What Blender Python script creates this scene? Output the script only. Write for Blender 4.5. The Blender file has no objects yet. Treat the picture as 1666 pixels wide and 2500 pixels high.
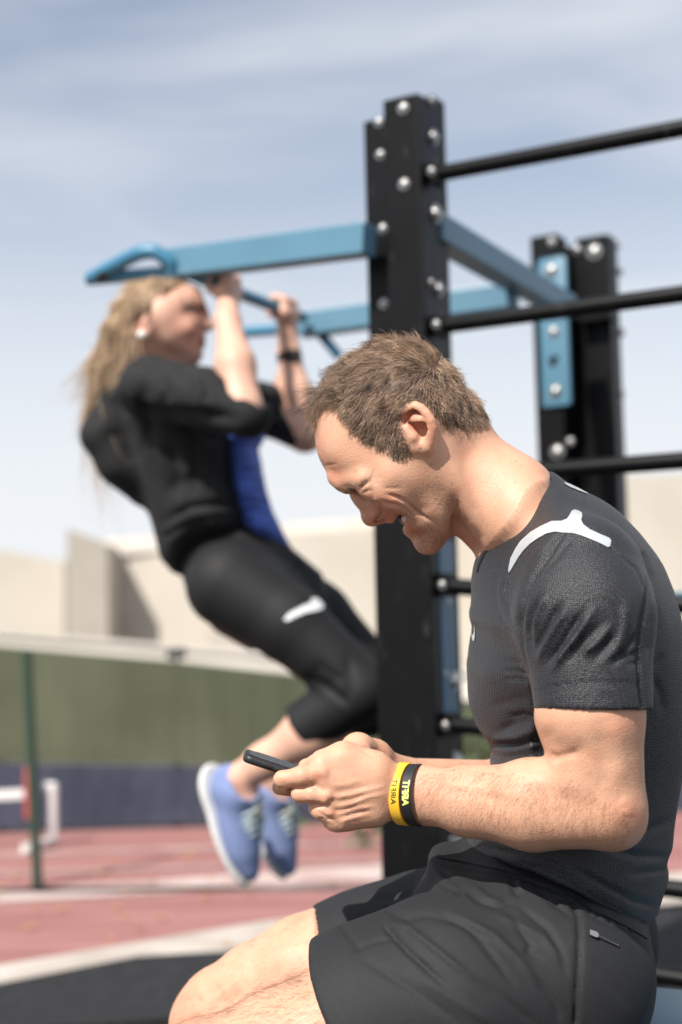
import bpy, bmesh, math, random
import numpy as np
from mathutils import Vector, Matrix, bvhtree, geometry
rng = np.random.default_rng(7)
random.seed(7)
S = bpy.context.scene
col = S.collection
# ---------------------------------------------------------------- camera
F = 3472.0                       # focal length in photo pixels (50 mm on 24x36)
CX, CY = 833.0, 1250.0
H = 0.97
PITCH = math.radians(5.27); ROLL = math.radians(-1.25)
f_ = Vector((0, math.cos(PITCH), math.sin(PITCH)))
r0 = Vector((1, 0, 0)); u0 = r0.cross(f_)
R_ = (r0 * math.cos(ROLL) + u0 * math.sin(ROLL)).normalized()
U_ = (u0 * math.cos(ROLL) - r0 * math.sin(ROLL)).normalized()
CAM = Vector((0, 0, H))
MCAM = np.array([R_[:], U_[:], f_[:]])          # rows
CAMN = np.array(CAM[:])
def to_world(a):
    return np.asarray(a, float) @ MCAM + CAMN
def to_cam(a):
    return (np.asarray(a, float) - CAMN) @ MCAM.T
def C(px, py, d):                                # point at a pixel and a distance, camera frame
    return np.array([(px - CX) / F * d, (CY - py) / F * d, d])
def PW(px, py, d):
    return Vector(to_world(C(px, py, d)))
def G(px, py, z=0.0):                            # point of the ground seen at a pixel
    v = to_world(C(px, py, 1.0)) - CAMN
    t = (z - H) / v[2]
    return Vector(CAMN + v * t)
def AtY(px, py, Y):                              # point at world distance Y
    v = to_world(C(px, py, 1.0)) - CAMN
    return Vector(CAMN + v * (Y / v[1]))
cam_d = bpy.data.cameras.new("camera"); cam = bpy.data.objects.new("camera", cam_d); col.objects.link(cam)
cam.matrix_world = Matrix(((R_.x, U_.x, -f_.x, 0), (R_.y, U_.y, -f_.y, 0), (R_.z, U_.z, -f_.z, H), (0, 0, 0, 1)))
cam_d.sensor_fit = 'VERTICAL'; cam_d.sensor_height = 36; cam_d.sensor_width = 24; cam_d.lens = 50
cam_d.clip_start = 0.05; cam_d.clip_end = 500
cam_d.dof.use_dof = True; cam_d.dof.focus_distance = 1.50; cam_d.dof.aperture_fstop = 2.9
S.camera = cam
# ---------------------------------------------------------------- light
SUNC = np.array([-0.40, 0.78, -0.52]); SUNC /= np.linalg.norm(SUNC)
SUN = Vector(SUNC @ MCAM)
sun_el = math.asin(SUN.z); sun_rot = math.atan2(SUN.x, SUN.y)
sd = bpy.data.lights.new("sun", 'SUN'); sd.energy = 5.0; sd.angle = math.radians(0.55); sd.color = (1, .955, .89)
so = bpy.data.objects.new("sun", sd); col.objects.link(so)
so.rotation_euler = SUN.to_track_quat('Z', 'Y').to_euler()
W = bpy.data.worlds.new("World"); S.world = W; W.use_nodes = True
nt = W.node_tree; nt.nodes.clear()
def N(nt, t, **k):
    n = nt.nodes.new(t)
    for a, b in k.items():
        if a.startswith('i_'):
            n.inputs[a[2:].replace('_', ' ')].default_value = b
        else: setattr(n, a, b)
    return n
L = lambda nt, a, b: nt.links.new(a, b)
out = N(nt, 'ShaderNodeOutputWorld'); bg = N(nt, 'ShaderNodeBackground'); bg.inputs[1].default_value = 0.100
sky = N(nt, 'ShaderNodeTexSky', sky_type='NISHITA', sun_disc=False, sun_elevation=sun_el, sun_rotation=sun_rot, air_density=1.0, dust_density=1.2, ozone_density=2.2)
tc = N(nt, 'ShaderNodeTexCoord')
mp = N(nt, 'ShaderNodeMapping'); mp.inputs['Scale'].default_value = (1.0, 1.2, 5.0); mp.inputs['Rotation'].default_value = (0.0, 0.35, 0.4)
L(nt, tc.outputs['Generated'], mp.inputs[0])
cn = N(nt, 'ShaderNodeTexNoise'); cn.inputs['Scale'].default_value = 1.7; cn.inputs['Detail'].default_value = 6; cn.inputs['Roughness'].default_value = .5; cn.inputs['Distortion'].default_value = .6
L(nt, mp.outputs[0], cn.inputs['Vector'])
cr = N(nt, 'ShaderNodeMapRange'); cr.inputs[1].default_value = .36; cr.inputs[2].default_value = .74; cr.inputs[3].default_value = .24; cr.inputs[4].default_value = .84; cr.interpolation_type = 'SMOOTHSTEP'
L(nt, cn.outputs['Fac'], cr.inputs[0])
sx = N(nt, 'ShaderNodeSeparateXYZ'); L(nt, tc.outputs['Generated'], sx.inputs[0])
hz = N(nt, 'ShaderNodeMapRange'); hz.inputs[1].default_value = .06; hz.inputs[2].default_value = .50; hz.inputs[3].default_value = .97; hz.inputs[4].default_value = 0.0; hz.interpolation_type = 'SMOOTHSTEP'
L(nt, sx.outputs['Z'], hz.inputs[0])
mxm = N(nt, 'ShaderNodeMath', operation='MAXIMUM'); L(nt, cr.outputs[0], mxm.inputs[0]); L(nt, hz.outputs[0], mxm.inputs[1])
mx = N(nt, 'ShaderNodeMix', data_type='RGBA'); L(nt, mxm.outputs[0], mx.inputs[0]); L(nt, sky.outputs[0], mx.inputs[6]); mx.inputs[7].default_value = (7.3, 7.5, 7.8, 1)
L(nt, mx.outputs[2], bg.inputs[0]); L(nt, bg.outputs[0], out.inputs[0])
S.view_settings.view_transform = 'Standard'; S.view_settings.look = 'None'; S.view_settings.exposure = 0.30; S.view_settings.gamma = 1
S.view_settings.use_curve_mapping = False
S.render.engine = 'CYCLES'
S.cycles.max_bounces = 6; S.cycles.use_denoising = True
# ---------------------------------------------------------------- materials
def mat(name, color, rough=.6, metal=0.0, bump=None, vary=None, sss=0, spec=None, extra=None, coat=0):
    """bump=(scale,strength,distance) vary=(scale,amount)"""
    m = bpy.data.materials.new(name); m.use_nodes = True; t = m.node_tree
    b = t.nodes['Principled BSDF']
    b.inputs['Base Color'].default_value = (*color, 1); b.inputs['Roughness'].default_value = rough; b.inputs['Metallic'].default_value = metal
    if spec is not None: b.inputs['Specular IOR Level'].default_value = spec
    if coat: b.inputs['Coat Weight'].default_value = coat; b.inputs['Coat Roughness'].default_value = .25
    tcn = N(t, 'ShaderNodeTexCoord')
    if vary:
        n = N(t, 'ShaderNodeTexNoise'); n.inputs['Scale'].default_value = vary[0]; n.inputs['Detail'].default_value = 5
        L(t, tcn.outputs['Object'], n.inputs['Vector'])
        mr = N(t, 'ShaderNodeMapRange'); mr.inputs[1].default_value = .3; mr.inputs[2].default_value = .7; mr.inputs[3].default_value = 1 - vary[1]; mr.inputs[4].default_value = 1 + vary[1]
        L(t, n.outputs['Fac'], mr.inputs[0])
        mm = N(t, 'ShaderNodeVectorMath', operation='SCALE'); mm.inputs[0].default_value = color
        L(t, mr.outputs[0], mm.inputs['Scale']); L(t, mm.outputs[0], b.inputs['Base Color'])
    if bump:
        n = N(t, 'ShaderNodeTexNoise'); n.inputs['Scale'].default_value = bump[0]; n.inputs['Detail'].default_value = 4
        L(t, tcn.outputs['Object'], n.inputs['Vector'])
        bp = N(t, 'ShaderNodeBump'); bp.inputs['Strength'].default_value = bump[1]; bp.inputs['Distance'].default_value = bump[2]
        L(t, n.outputs['Fac'], bp.inputs['Height']); L(t, bp.outputs[0], b.inputs['Normal'])
    if sss:
        b.inputs['Subsurface Weight'].default_value = sss; b.inputs['Subsurface Radius'].default_value = (.9, .35, .2); b.inputs['Subsurface Scale'].default_value = .008
    if extra: extra(t, b, tcn)
    return m
# ---------------------------------------------------------------- objects
def tag(o, label=None, cat=None, group=None, kind=None):
    if label: o['label'] = label
    if cat: o['category'] = cat
    if group: o['group'] = group
    if kind: o['kind'] = kind
    return o
def empty(name, loc=(0, 0, 0)):
    o = bpy.data.objects.new(name, None); col.objects.link(o); o.location = loc; o.empty_display_size = .1
    return o
bpy.context.view_layer.update()
def basis(o):
    return Matrix.LocRotScale(o.location, o.rotation_euler, o.scale)
def wmat(o):
    return wmat(o.parent) @ o.matrix_parent_inverse @ basis(o) if o.parent else basis(o)
def adopt(o, parent):
    if parent is not None:
        o.parent = parent; o.matrix_parent_inverse = wmat(parent).inverted()
def obj_from(name, verts, faces, m, parent=None, smooth=False, world=True):
    me = bpy.data.meshes.new(name)
    v = np.asarray(verts, float)
    me.from_pydata(v.tolist(), [], [tuple(int(i) for i in f) for f in faces]); me.update()
    return obj_me(name, me, m, parent, smooth)
def fast_mesh(name, v, quads):
    me = bpy.data.meshes.new(name); nq = len(quads); k = quads.shape[1]
    me.vertices.add(len(v)); me.vertices.foreach_set('co', np.asarray(v, np.float32).ravel())
    me.loops.add(nq * k); me.loops.foreach_set('vertex_index', np.asarray(quads, np.int32).ravel())
    me.polygons.add(nq); me.polygons.foreach_set('loop_start', np.arange(0, nq * k, k, dtype=np.int32))
    me.update(calc_edges=True)
    return me
def obj_me(name, me, m, parent=None, smooth=False):
    o = bpy.data.objects.new(name, me); col.objects.link(o)
    if m: me.materials.append(m)
    if smooth: me.polygons.foreach_set('use_smooth', np.ones(len(me.polygons), bool))
    adopt(o, parent)
    return o
class MB:
    """gathers simple solids into one mesh"""
    def __init__(s): s.bm = bmesh.new()
    def obox(s, c, ax, ay, az, bevel=0.0):
        """box by centre and three half axis vectors"""
        c, ax, ay, az = map(Vector, (c, ax, ay, az))
        r = bmesh.ops.create_cube(s.bm, size=2)
        M = Matrix((ax, ay, az)).transposed()
        for v in r['verts']: v.co = c + M @ v.co
        if M.determinant() < 0:
            bmesh.ops.reverse_faces(s.bm, faces=list({f for v in r['verts'] for f in v.link_faces}))
        if bevel:
            ed = list({e for v in r['verts'] for e in v.link_edges})
            bmesh.ops.bevel(s.bm, geom=ed, offset=bevel, segments=2, affect='EDGES', profile=.6)
        return s
    def tube(s, pts, r, seg=14, cap=True, flat=None):
        pts = [Vector(p) for p in pts]; n = len(pts)
        rr = r if isinstance(r, (list, tuple)) else [r] * n
        rings = []; prev = None
        for i, p in enumerate(pts):
            t = (pts[min(i + 1, n - 1)] - pts[max(i - 1, 0)]).normalized()
            a = prev if prev is not None else (Vector((0, 0, 1)) if abs(t.z) < .9 else Vector((1, 0, 0)))
            a = (a - t * a.dot(t)).normalized(); b = t.cross(a); prev = a
            rings.append([s.bm.verts.new(p + (a * math.cos(q) + b * math.sin(q)) * rr[i]) for q in [2 * math.pi * k / seg for k in range(seg)]])
        for A, B in zip(rings, rings[1:]):
            for k in range(seg): s.bm.faces.new((A[k], A[(k + 1) % seg], B[(k + 1) % seg], B[k]))
        if cap: s.bm.faces.new(rings[0][::-1]); s.bm.faces.new(rings[-1])
        return s
    def dome(s, c, nrm, r, h, seg=12, rings=4):
        nrm = Vector(nrm).normalized(); c = Vector(c)
        pts = [c - nrm * .001]; rr = [r]
        P, Q = [c - nrm * .002], [r]
        for i in range(rings + 1):
            a = math.pi / 2 * i / rings * .96
            P.append(c + nrm * h * math.sin(a)); Q.append(r * math.cos(a))
        n = nrm; a0 = (Vector((0, 0, 1)) if abs(n.z) < .9 else Vector((1, 0, 0))); a0 = (a0 - n * a0.dot(n)).normalized(); b0 = n.cross(a0)
        R = [[s.bm.verts.new(p + (a0 * math.cos(q) + b0 * math.sin(q)) * k) for q in [2 * math.pi * j / seg for j in range(seg)]] for p, k in zip(P, Q)]
        for A, B in zip(R, R[1:]):
            for k in range(seg): s.bm.faces.new((A[k], A[(k + 1) % seg], B[(k + 1) % seg], B[k]))
        s.bm.faces.new(R[0][::-1]); s.bm.faces.new(R[-1])
        return s
    def prism(s, poly, z0, z1):
        """vertical prism of an xy polygon, z0/z1 scalars or lists"""
        n = len(poly); z0 = z0 if isinstance(z0, (list, tuple)) else [z0] * n; z1 = z1 if isinstance(z1, (list, tuple)) else [z1] * n
        a = [s.bm.verts.new((p[0], p[1], z)) for p, z in zip(poly, z0)]; b = [s.bm.verts.new((p[0], p[1], z)) for p, z in zip(poly, z1)]
        for k in range(n): s.bm.faces.new((a[k], a[(k + 1) % n], b[(k + 1) % n], b[k]))
        s.bm.faces.new(a[::-1]); s.bm.faces.new(b)
        return s
    def build(s, name, m, parent=None, smooth=False):
        bmesh.ops.recalc_face_normals(s.bm, faces=s.bm.faces)
        me = bpy.data.meshes.new(name); s.bm.to_mesh(me); s.bm.free()
        o = obj_me(name, me, m, parent)
        if smooth:
            me.polygons.foreach_set('use_smooth', np.ones(len(me.polygons), bool))
            try: me.set_sharp_from_angle(angle=math.radians(40))
            except Exception: pass
        return o
def sheet(name, pts, z, m, kind='structure'):
    o = obj_from(name, [(p[0], p[1], z) for p in pts], [tuple(range(len(pts)))], m)
    if o.data.polygons[0].normal.z < 0: o.data.flip_normals()
    return tag(o, kind=kind)
# ---------------------------------------------------------------- implicit surfaces
def seg2(p, poly, closed=True):
    """distance of 2d points to polyline"""
    P = np.asarray(poly, float); n = len(P); best = np.full(len(p), 1e9)
    for i in range(n if closed else n - 1):
        a = P[i]; b = P[(i + 1) % n]; ab = b - a
        t = np.clip(((p - a) @ ab) / max(ab @ ab, 1e-12), 0, 1)
        d = p - a - t[:, None] * ab
        best = np.minimum(best, (d * d).sum(1))
    return np.sqrt(best)
def inside2(p, poly):
    P = np.asarray(poly, float); n = len(P); r = np.zeros(len(p), bool); x, y = p[:, 0], p[:, 1]
    for i in range(n):
        x1, y1 = P[i]; x2, y2 = P[(i + 1) % n]
        c = ((y1 > y) != (y2 > y)); 
        with np.errstate(divide='ignore', invalid='ignore'):
            xi = (x2 - x1) * (y - y1) / (y2 - y1) + x1
        r ^= c & (x < xi)
    return r
class Cone:
    def __init__(s, a, b, ra, rb, flat=None, fs=1.0):
        s.a, s.b, s.ra, s.rb = np.array(a, float), np.array(b, float), ra, rb
        s.flat = None if flat is None else np.array(flat, float) / np.linalg.norm(flat); s.fs = fs
        m = max(ra, rb) * max(1, fs); s.lo = np.minimum(s.a, s.b) - m; s.hi = np.maximum(s.a, s.b) + m
    def f(s, p):
        ab = s.b - s.a; q = p - s.a
        t = np.clip((q @ ab) / max(ab @ ab, 1e-12), 0, 1)
        q = q - t[:, None] * ab
        r = s.ra + t * (s.rb - s.ra)
        if s.flat is None: return np.sqrt((q * q).sum(1)) - r
        c = q @ s.flat; q = q + (c * (1 / s.fs - 1))[:, None] * s.flat
        return (np.sqrt((q * q).sum(1)) - r) * min(1, s.fs)
class Ell:
    def __init__(s, c, r, rot=None):
        s.c = np.array(c, float); s.r = np.array(r, float); s.R = np.eye(3) if rot is None else np.asarray(rot)   # rows = axes
        m = s.r.max(); s.lo = s.c - m; s.hi = s.c + m
    def f(s, p):
        q = (p - s.c) @ s.R.T
        k0 = np.sqrt(((q / s.r) ** 2).sum(1)); k1 = np.sqrt(((q / s.r ** 2) ** 2).sum(1)) + 1e-9
        return k0 * (k0 - 1) / k1
class Half:
    """half space: inside where (p-c).n < 0"""
    def __init__(s, c, n): s.c = np.array(c, float); s.n = np.array(n, float) / np.linalg.norm(n); s.lo = np.full(3, -9.); s.hi = np.full(3, 9.)
    def f(s, p): return (p - s.c) @ s.n
class Poly:
    """polygon of the profile plane run through in depth; pixels at distance D"""
    def __init__(s, px, D, lo=-9, hi=9):
        s.P = np.array([C(x, y, D)[:2] for x, y in px]); s.zl, s.zh = lo, hi
        s.lo = np.array([*s.P.min(0), lo]); s.hi = np.array([*s.P.max(0), hi])
    def f(s, p):
        d = seg2(p[:, :2], s.P); d = np.where(inside2(p[:, :2], s.P), -d, d)
        return np.maximum(d, np.maximum(s.zl - p[:, 2], p[:, 2] - s.zh))
class Both:
    """intersection"""
    def __init__(s, *a): s.a = a; s.lo = np.max([q.lo for q in a], 0); s.hi = np.min([q.hi for q in a], 0)
    def f(s, p): return np.max([q.f(p) for q in s.a], 0)
class Relief:
    """body whose profile is traced and whose half width is a smooth relief over the profile plane"""
    def __init__(s, outline, inner, D, Rb=.05, off=.012, h=.0025, D0=None):
        s.D = D; o = np.array([C(x, y, D)[:2] for x, y in outline])
        # densify
        q = []
        for i in range(len(o)):
            a, b = o[i], o[(i + 1) % len(o)]; n = max(1, int(np.linalg.norm(b - a) / .012))
            for k in range(n): q.append(a + (b - a) * k / n)
        o = np.array(q)
        area = 0.5 * np.sum(o[:, 0] * np.roll(o[:, 1], -1) - np.roll(o[:, 0], -1) * o[:, 1])
        tg = np.roll(o, -1, 0) - np.roll(o, 1, 0); nn = np.stack([tg[:, 1], -tg[:, 0]], 1); nn /= np.linalg.norm(nn, axis=1)[:, None]
        if area < 0: nn = -nn
        I = np.array([C(x, y, D - w)[:2] for x, y, w in inner]); wi = np.array([w for _, _, w in inner])
        X = np.concatenate([o, o + nn * off, I]); V = np.concatenate([np.zeros(len(o)), np.full(len(o), -2 * Rb * off), wi ** 2])
        n = len(X); d2 = ((X[:, None] - X[None]) ** 2).sum(2); K = .5 * d2 * np.log(d2 + 1e-12)
        A = np.zeros((n + 3, n + 3)); A[:n, :n] = K + np.eye(n) * 1e-5; A[:n, n] = 1; A[:n, n + 1:] = X; A[n, :n] = 1; A[n + 1:, :n] = X.T
        w = np.linalg.solve(A, np.concatenate([V, [0, 0, 0]]))
        s.l2 = o.min(0) - .04; s.h2 = o.max(0) + .04; s.h = h
        gx = np.arange(s.l2[0], s.h2[0] + h, h); gy = np.arange(s.l2[1], s.h2[1] + h, h)
        g = np.stack(np.meshgrid(gx, gy, indexing='ij'), -1).reshape(-1, 2)
        val = np.empty(len(g))
        for k in range(0, len(g), 20000):
            gg = g[k:k + 20000]; e = ((gg[:, None] - X[None]) ** 2).sum(2)
            val[k:k + 20000] = (.5 * e * np.log(e + 1e-12)) @ w[:n] + w[n] + gg @ w[n + 1:]
        # keep the outside outside
        dist = seg2(g, o); ins = inside2(g, o)
        val = np.where(ins, np.maximum(val, 2 * .3 * Rb * dist), np.minimum(val, -2 * .3 * Rb * dist))
        s.W = val.reshape(len(gx), len(gy)); s.gx0, s.gy0 = gx[0], gy[0]
        s.GX, s.GY = np.gradient(s.W, h)
        wm = math.sqrt(max(val.max(), 0)); s.lo = np.array([*o.min(0), D - wm]); s.hi = np.array([*o.max(0), D + wm])
    def samp(s, A, p):
        u = np.clip((p[:, 0] - s.gx0) / s.h, 0, A.shape[0] - 1.001); v = np.clip((p[:, 1] - s.gy0) / s.h, 0, A.shape[1] - 1.001)
        i = u.astype(int); j = v.astype(int); u -= i; v -= j
        return (A[i, j] * (1 - u) * (1 - v) + A[i + 1, j] * u * (1 - v) + A[i, j + 1] * (1 - u) * v + A[i + 1, j + 1] * u * v)
    def f(s, p):
        z = p[:, 2] - s.D; w = s.samp(s.W, p); gx = s.samp(s.GX, p); gy = s.samp(s.GY, p)
        return (z * z - w) / (np.sqrt(4 * z * z + gx * gx + gy * gy) + .004)
def smin(a, b, k):
    if k <= 0: return np.minimum(a, b)
    h = np.maximum(k - np.abs(a - b), 0) / k
    return np.minimum(a, b) - h * h * k * .25
def smax(a, b, k): return -smin(-a, -b, k)
class Shape:
    def __init__(s): s.ops = []
    def add(s, prim, k=.01): s.ops.append(('+', prim, k)); return s
    def sub(s, prim, k=.003): s.ops.append(('-', prim, k)); return s
    def keep(s, prim, k=.002): s.ops.append(('&', prim, k)); return s
    def chain(s, pts, radii, k=.01, flat=None, fs=1.0):
        for i in range(len(pts) - 1): s.add(Cone(pts[i], pts[i + 1], radii[i], radii[i + 1], flat, fs), k)
        return s
    def bounds(s):
        lo = np.min([o[1].lo for o in s.ops if o[0] == '+'], 0); hi = np.max([o[1].hi for o in s.ops if o[0] == '+'], 0)
        return lo - .01, hi + .01
    def eval(s, ctr, offs, rad):
        """ctr (B,3) block centres, offs (M,3) local offsets -> (B,M)"""
        B, M = len(ctr), len(offs); D = np.full((B, M), .12); km = max(o[2] for o in s.ops)
        for op, pr, k in s.ops:
            if op == '&': idx = np.arange(B)
            else:
                e = np.maximum(np.maximum(pr.lo - ctr, ctr - pr.hi), 0); dd = np.sqrt((e * e).sum(1))
                idx = np.nonzero(dd < rad + km + .03)[0]
            if not len(idx): continue
            for c in range(0, len(idx), 6000):
                ii = idx[c:c + 6000]
                p = (ctr[ii][:, None] + offs[None]).reshape(-1, 3)
                v = pr.f(p).reshape(len(ii), M)
                if op == '+': D[ii] = smin(D[ii], v, k)
                elif op == '-': D[ii] = smax(D[ii], -v, k)
                else: D[ii] = smax(D[ii], v, k)
        return D
    def evalp(s, p):
        D = np.full(len(p), .2)
        for op, pr, k in s.ops:
            v = pr.f(p)
            D = smin(D, v, k) if op == '+' else (smax(D, -v, k) if op == '-' else smax(D, v, k))
        return D
    def mesh(s, h, Bn=8, lo=None, hi=None, smooth=1):
        l, u = s.bounds(); lo = l if lo is None else np.array(lo); hi = u if hi is None else np.array(hi)
        bs = Bn * h; nb = np.ceil((hi - lo) / bs).astype(int) + 1
        rad = bs * .8661
        bi = np.stack(np.meshgrid(*[np.arange(n) for n in nb], indexing='ij'), -1).reshape(-1, 3)
        # hierarchical: test centres (and 8 sub centres)
        ctr = lo + (bi + .5) * bs
        sub = np.array([[x, y, z] for x in (-.25, .25) for y in (-.25, .25) for z in (-.25, .25)]) * bs
        act = np.zeros(len(bi), bool)
        d = s.eval(ctr, sub, rad)
        act = (np.abs(d).min(1) < rad * .8) | ((d.min(1) < 0) & (d.max(1) > 0))
        bi = bi[act]; ctr = ctr[act]
        g = np.arange(Bn + 1) * h - bs / 2
        offs = np.stack(np.meshgrid(g, g, g, indexing='ij'), -1).reshape(-1, 3)
        D = s.eval(ctr, offs, rad).reshape(-1, Bn + 1, Bn + 1, Bn + 1)
        ncell = nb * Bn
        def key(c): return (c[..., 0].astype(np.int64) * (ncell[1] + 2) + c[..., 1]) * (ncell[2] + 2) + c[..., 2]
        sg = D < 0
        cnt = np.zeros((len(bi), Bn, Bn, Bn), int)
        for dx in (0, 1):
            for dy in (0, 1):
                for dz in (0, 1): cnt += sg[:, dx:dx + Bn, dy:dy + Bn, dz:dz + Bn]
        b, i, j, k = np.nonzero((cnt > 0) & (cnt < 8))
        acc = np.zeros((len(b), 3)); num = np.zeros(len(b))
        cs = [(x, y, z) for x in (0, 1) for y in (0, 1) for z in (0, 1)]
        for c0 in cs:
            for ax in range(3):
                if c0[ax]: continue
                c1 = list(c0); c1[ax] = 1
                v0 = D[b, i + c0[0], j + c0[1], k + c0[2]]; v1 = D[b, i + c1[0], j + c1[1], k + c1[2]]
                m = (v0 < 0) != (v1 < 0); t = np.where(m, v0 / np.where(m, v0 - v1, 1), 0)
                q = np.tile(np.array(c0, float), (len(b), 1)); q[:, ax] += t
                acc += q * m[:, None]; num += m
        cell = bi[b] * Bn + np.stack([i, j, k], 1)
        V = lo + (cell + acc / num[:, None]) * h
        kk = key(cell); o = np.argsort(kk); kk = kk[o]; V = V[o]
        Fq = []
        for ax in range(3):
            a1, a2 = (ax + 1) % 3, (ax + 2) % 3
            s0 = sg[:, :Bn, :Bn, :Bn]
            sl = [slice(0, Bn)] * 3; sl[ax] = slice(1, Bn + 1); s1 = sg[(slice(None), *sl)]
            bb, ii, jj, k2 = np.nonzero(s0 != s1)
            c = bi[bb] * Bn + np.stack([ii, jj, k2], 1)
            fl = s0[bb, ii, jj, k2]
            q = []
            for u1, u2 in ((0, 0), (1, 0), (1, 1), (0, 1)):
                cc = c.copy(); cc[:, a1] -= u1; cc[:, a2] -= u2
                q.append(key(cc))
            q = np.stack(q, 1); idx = np.searchsorted(kk, q); idx = np.clip(idx, 0, len(kk) - 1)
            ok = (kk[idx] == q).all(1)
            idx[~fl] = idx[~fl][:, ::-1]
            Fq.append(idx[ok])
        Q = np.concatenate(Fq)
        for _ in range(smooth): V = relax(V, Q, .5)
        return V, Q
def relax(V, Q, a):
    A = np.zeros_like(V); n = np.zeros(len(V))
    for k in range(4):
        i, j = Q[:, k], Q[:, (k + 1) % 4]
        for d in range(3): A[:, d] += np.bincount(i, V[j, d], len(V)); A[:, d] += np.bincount(j, V[i, d], len(V))
        n += np.bincount(i, minlength=len(V)) + np.bincount(j, minlength=len(V))
    return V * (1 - a) + a * A / np.maximum(n, 1)[:, None]
def normals(V, Q):
    fn = np.cross(V[Q[:, 2]] - V[Q[:, 0]], V[Q[:, 3]] - V[Q[:, 1]]); nn = np.zeros_like(V)
    for k in range(4):
        for d in range(3): nn[:, d] += np.bincount(Q[:, k], fn[:, d], len(V))
    return nn / (np.linalg.norm(nn, axis=1)[:, None] + 1e-12)
def proj(V): return np.stack([CX + V[:, 0] / V[:, 2] * F, CY - V[:, 1] / V[:, 2] * F], 1)
def sculpt(V, Q, lines, zr=None):
    """press creases (positive depth) or raise ridges (negative) along traced lines; (pts, depth m, sigma px[, taper])"""
    nn = normals(V, Q); p = proj(V); w = np.clip(-(nn * V).sum(1) / np.linalg.norm(V, axis=1) * 2.2, 0, 1)
    if zr: w = w * ((V[:, 2] > zr[0]) & (V[:, 2] < zr[1]))
    D = np.zeros(len(V))
    for ln in lines:
        pts, dep, sg = ln[:3]; P = np.array(pts, float)
        lo = P.min(0) - 3 * sg; hi = P.max(0) + 3 * sg
        m = np.nonzero((p[:, 0] > lo[0]) & (p[:, 0] < hi[0]) & (p[:, 1] > lo[1]) & (p[:, 1] < hi[1]) & (w > 0))[0]
        if not len(m): continue
        q = p[m]; best = np.full(len(m), 1e18); tt = np.zeros(len(m)); n = len(P) - 1
        if n == 0: best = ((q - P[0]) ** 2).sum(1); tt[:] = .5
        for i in range(n):
            a, b = P[i], P[i + 1]; ab = b - a; t = np.clip(((q - a) @ ab) / max(ab @ ab, 1e-9), 0, 1); e = q - a - t[:, None] * ab; e = (e * e).sum(1)
            u = e < best; best[u] = e[u]; tt[u] = (i + t[u]) / n
        tap = np.clip(np.minimum(tt, 1 - tt) * 4 + .25, 0, 1) if len(ln) < 4 else 1
        D[m] += dep * np.exp(-best / (2 * sg * sg)) * tap
    return V - nn * (D * w)[:, None]
def fold_noise(V, Q, amp, sc, seed, stretch=(1, 1, 1)):
    r = np.random.default_rng(seed); nn = normals(V, Q); d = np.zeros(len(V)); P = V * np.array(stretch)
    for o in range(3):
        for _ in range(5):
            k = r.normal(size=3); k /= np.linalg.norm(k); d += np.sin(P @ k * sc * 2 ** o * (.7 + .6 * r.random()) + r.random() * 7) / 2 ** o / 5
    return V + nn * (d * amp)[:, None]
def tuck(V, full, mask, gap=.004, wgt=None):
    """draw covered skin back under the cloth"""
    i = np.nonzero(mask)[0]
    for _ in range(2):
        p = V[i]; d = full.evalp(p); s_ = d > -gap; j = i[s_]; p = p[s_]; d = d[s_]
        if not len(j): break
        g = np.stack([full.evalp(p + e) - d for e in np.eye(3) * .002], 1); g /= np.linalg.norm(g, axis=1)[:, None] + 1e-9
        V[j] = p - g * (np.clip(d + gap, 0, .03) * (1 if wgt is None else wgt[j]))[:, None]
    return V
def paint(V, spots, base=None):
    """float attribute from soft spots/lines traced in pixels: (pts, value, sigma)"""
    p = proj(V); A = np.zeros(len(V)) if base is None else base
    for pts, val, sg in spots:
        P = np.array(pts, float)
        if len(P) == 1: d = np.sqrt(((p - P[0]) ** 2).sum(1))
        else: d = seg2(p, P, False)
        A = np.maximum(A, val * np.exp(-d * d / (2 * sg * sg)))
    return A
def attr(me, name, A):
    a = me.attributes.new(name, 'FLOAT', 'POINT'); a.data.foreach_set('value', np.asarray(A, np.float32))
def decal(name, poly, tgt, m, parent, lift=.0007, step=9, holes=None, thick=0.0):
    """flat print traced in pixels and laid on a surface (tgt = (V,Q) in camera frame)"""
    bv = bvhtree.BVHTree.FromPolygons(tgt[0].tolist(), tgt[1].tolist())
    P = []
    n = len(poly)
    for i in range(n):
        a, b = np.array(poly[i], float), np.array(poly[(i + 1) % n], float); k = max(1, int(np.linalg.norm(b - a) / step))
        for j in range(k): P.append(a + (b - a) * j / k)
    P = np.array(P); nb = len(P)
    gx, gy = np.meshgrid(np.arange(P[:, 0].min(), P[:, 0].max(), step), np.arange(P[:, 1].min(), P[:, 1].max(), step))
    g = np.stack([gx.ravel(), gy.ravel()], 1); g = g[inside2(g, P)]
    if len(g): g = g[seg2(g, P) > step * .5]
    A = np.concatenate([P, g]) if len(g) else P
    vs, es, fs, *_ = geometry.delaunay_2d_cdt([Vector(a) for a in A], [(i, (i + 1) % nb) for i in range(nb)], [], 1, 1e-4)
    vv = []; ok = []
    last = None
    for v in vs:
        d = Vector(C(v.x, v.y, 1.0)).normalized()
        hit, nr, _, _ = bv.ray_cast(Vector((0, 0, 0)), d)
        if hit is None: vv.append((0, 0, 0)); ok.append(False)
        else:
            if nr.dot(d) > 0: nr = -nr
            vv.append((hit + nr * lift - d * lift * .5)[:]); ok.append(True)
    fs = [f for f in fs if all(ok[i] for i in f)]
    fs = [f for f in fs if max((Vector(vv[f[i]]) - Vector(vv[f[i - 1]])).length for i in range(3)) < .05]
    if not fs: print('decal missed', name); return None
    return obj_from(name, to_world(np.array(vv)), fs, m, parent, smooth=True)
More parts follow.
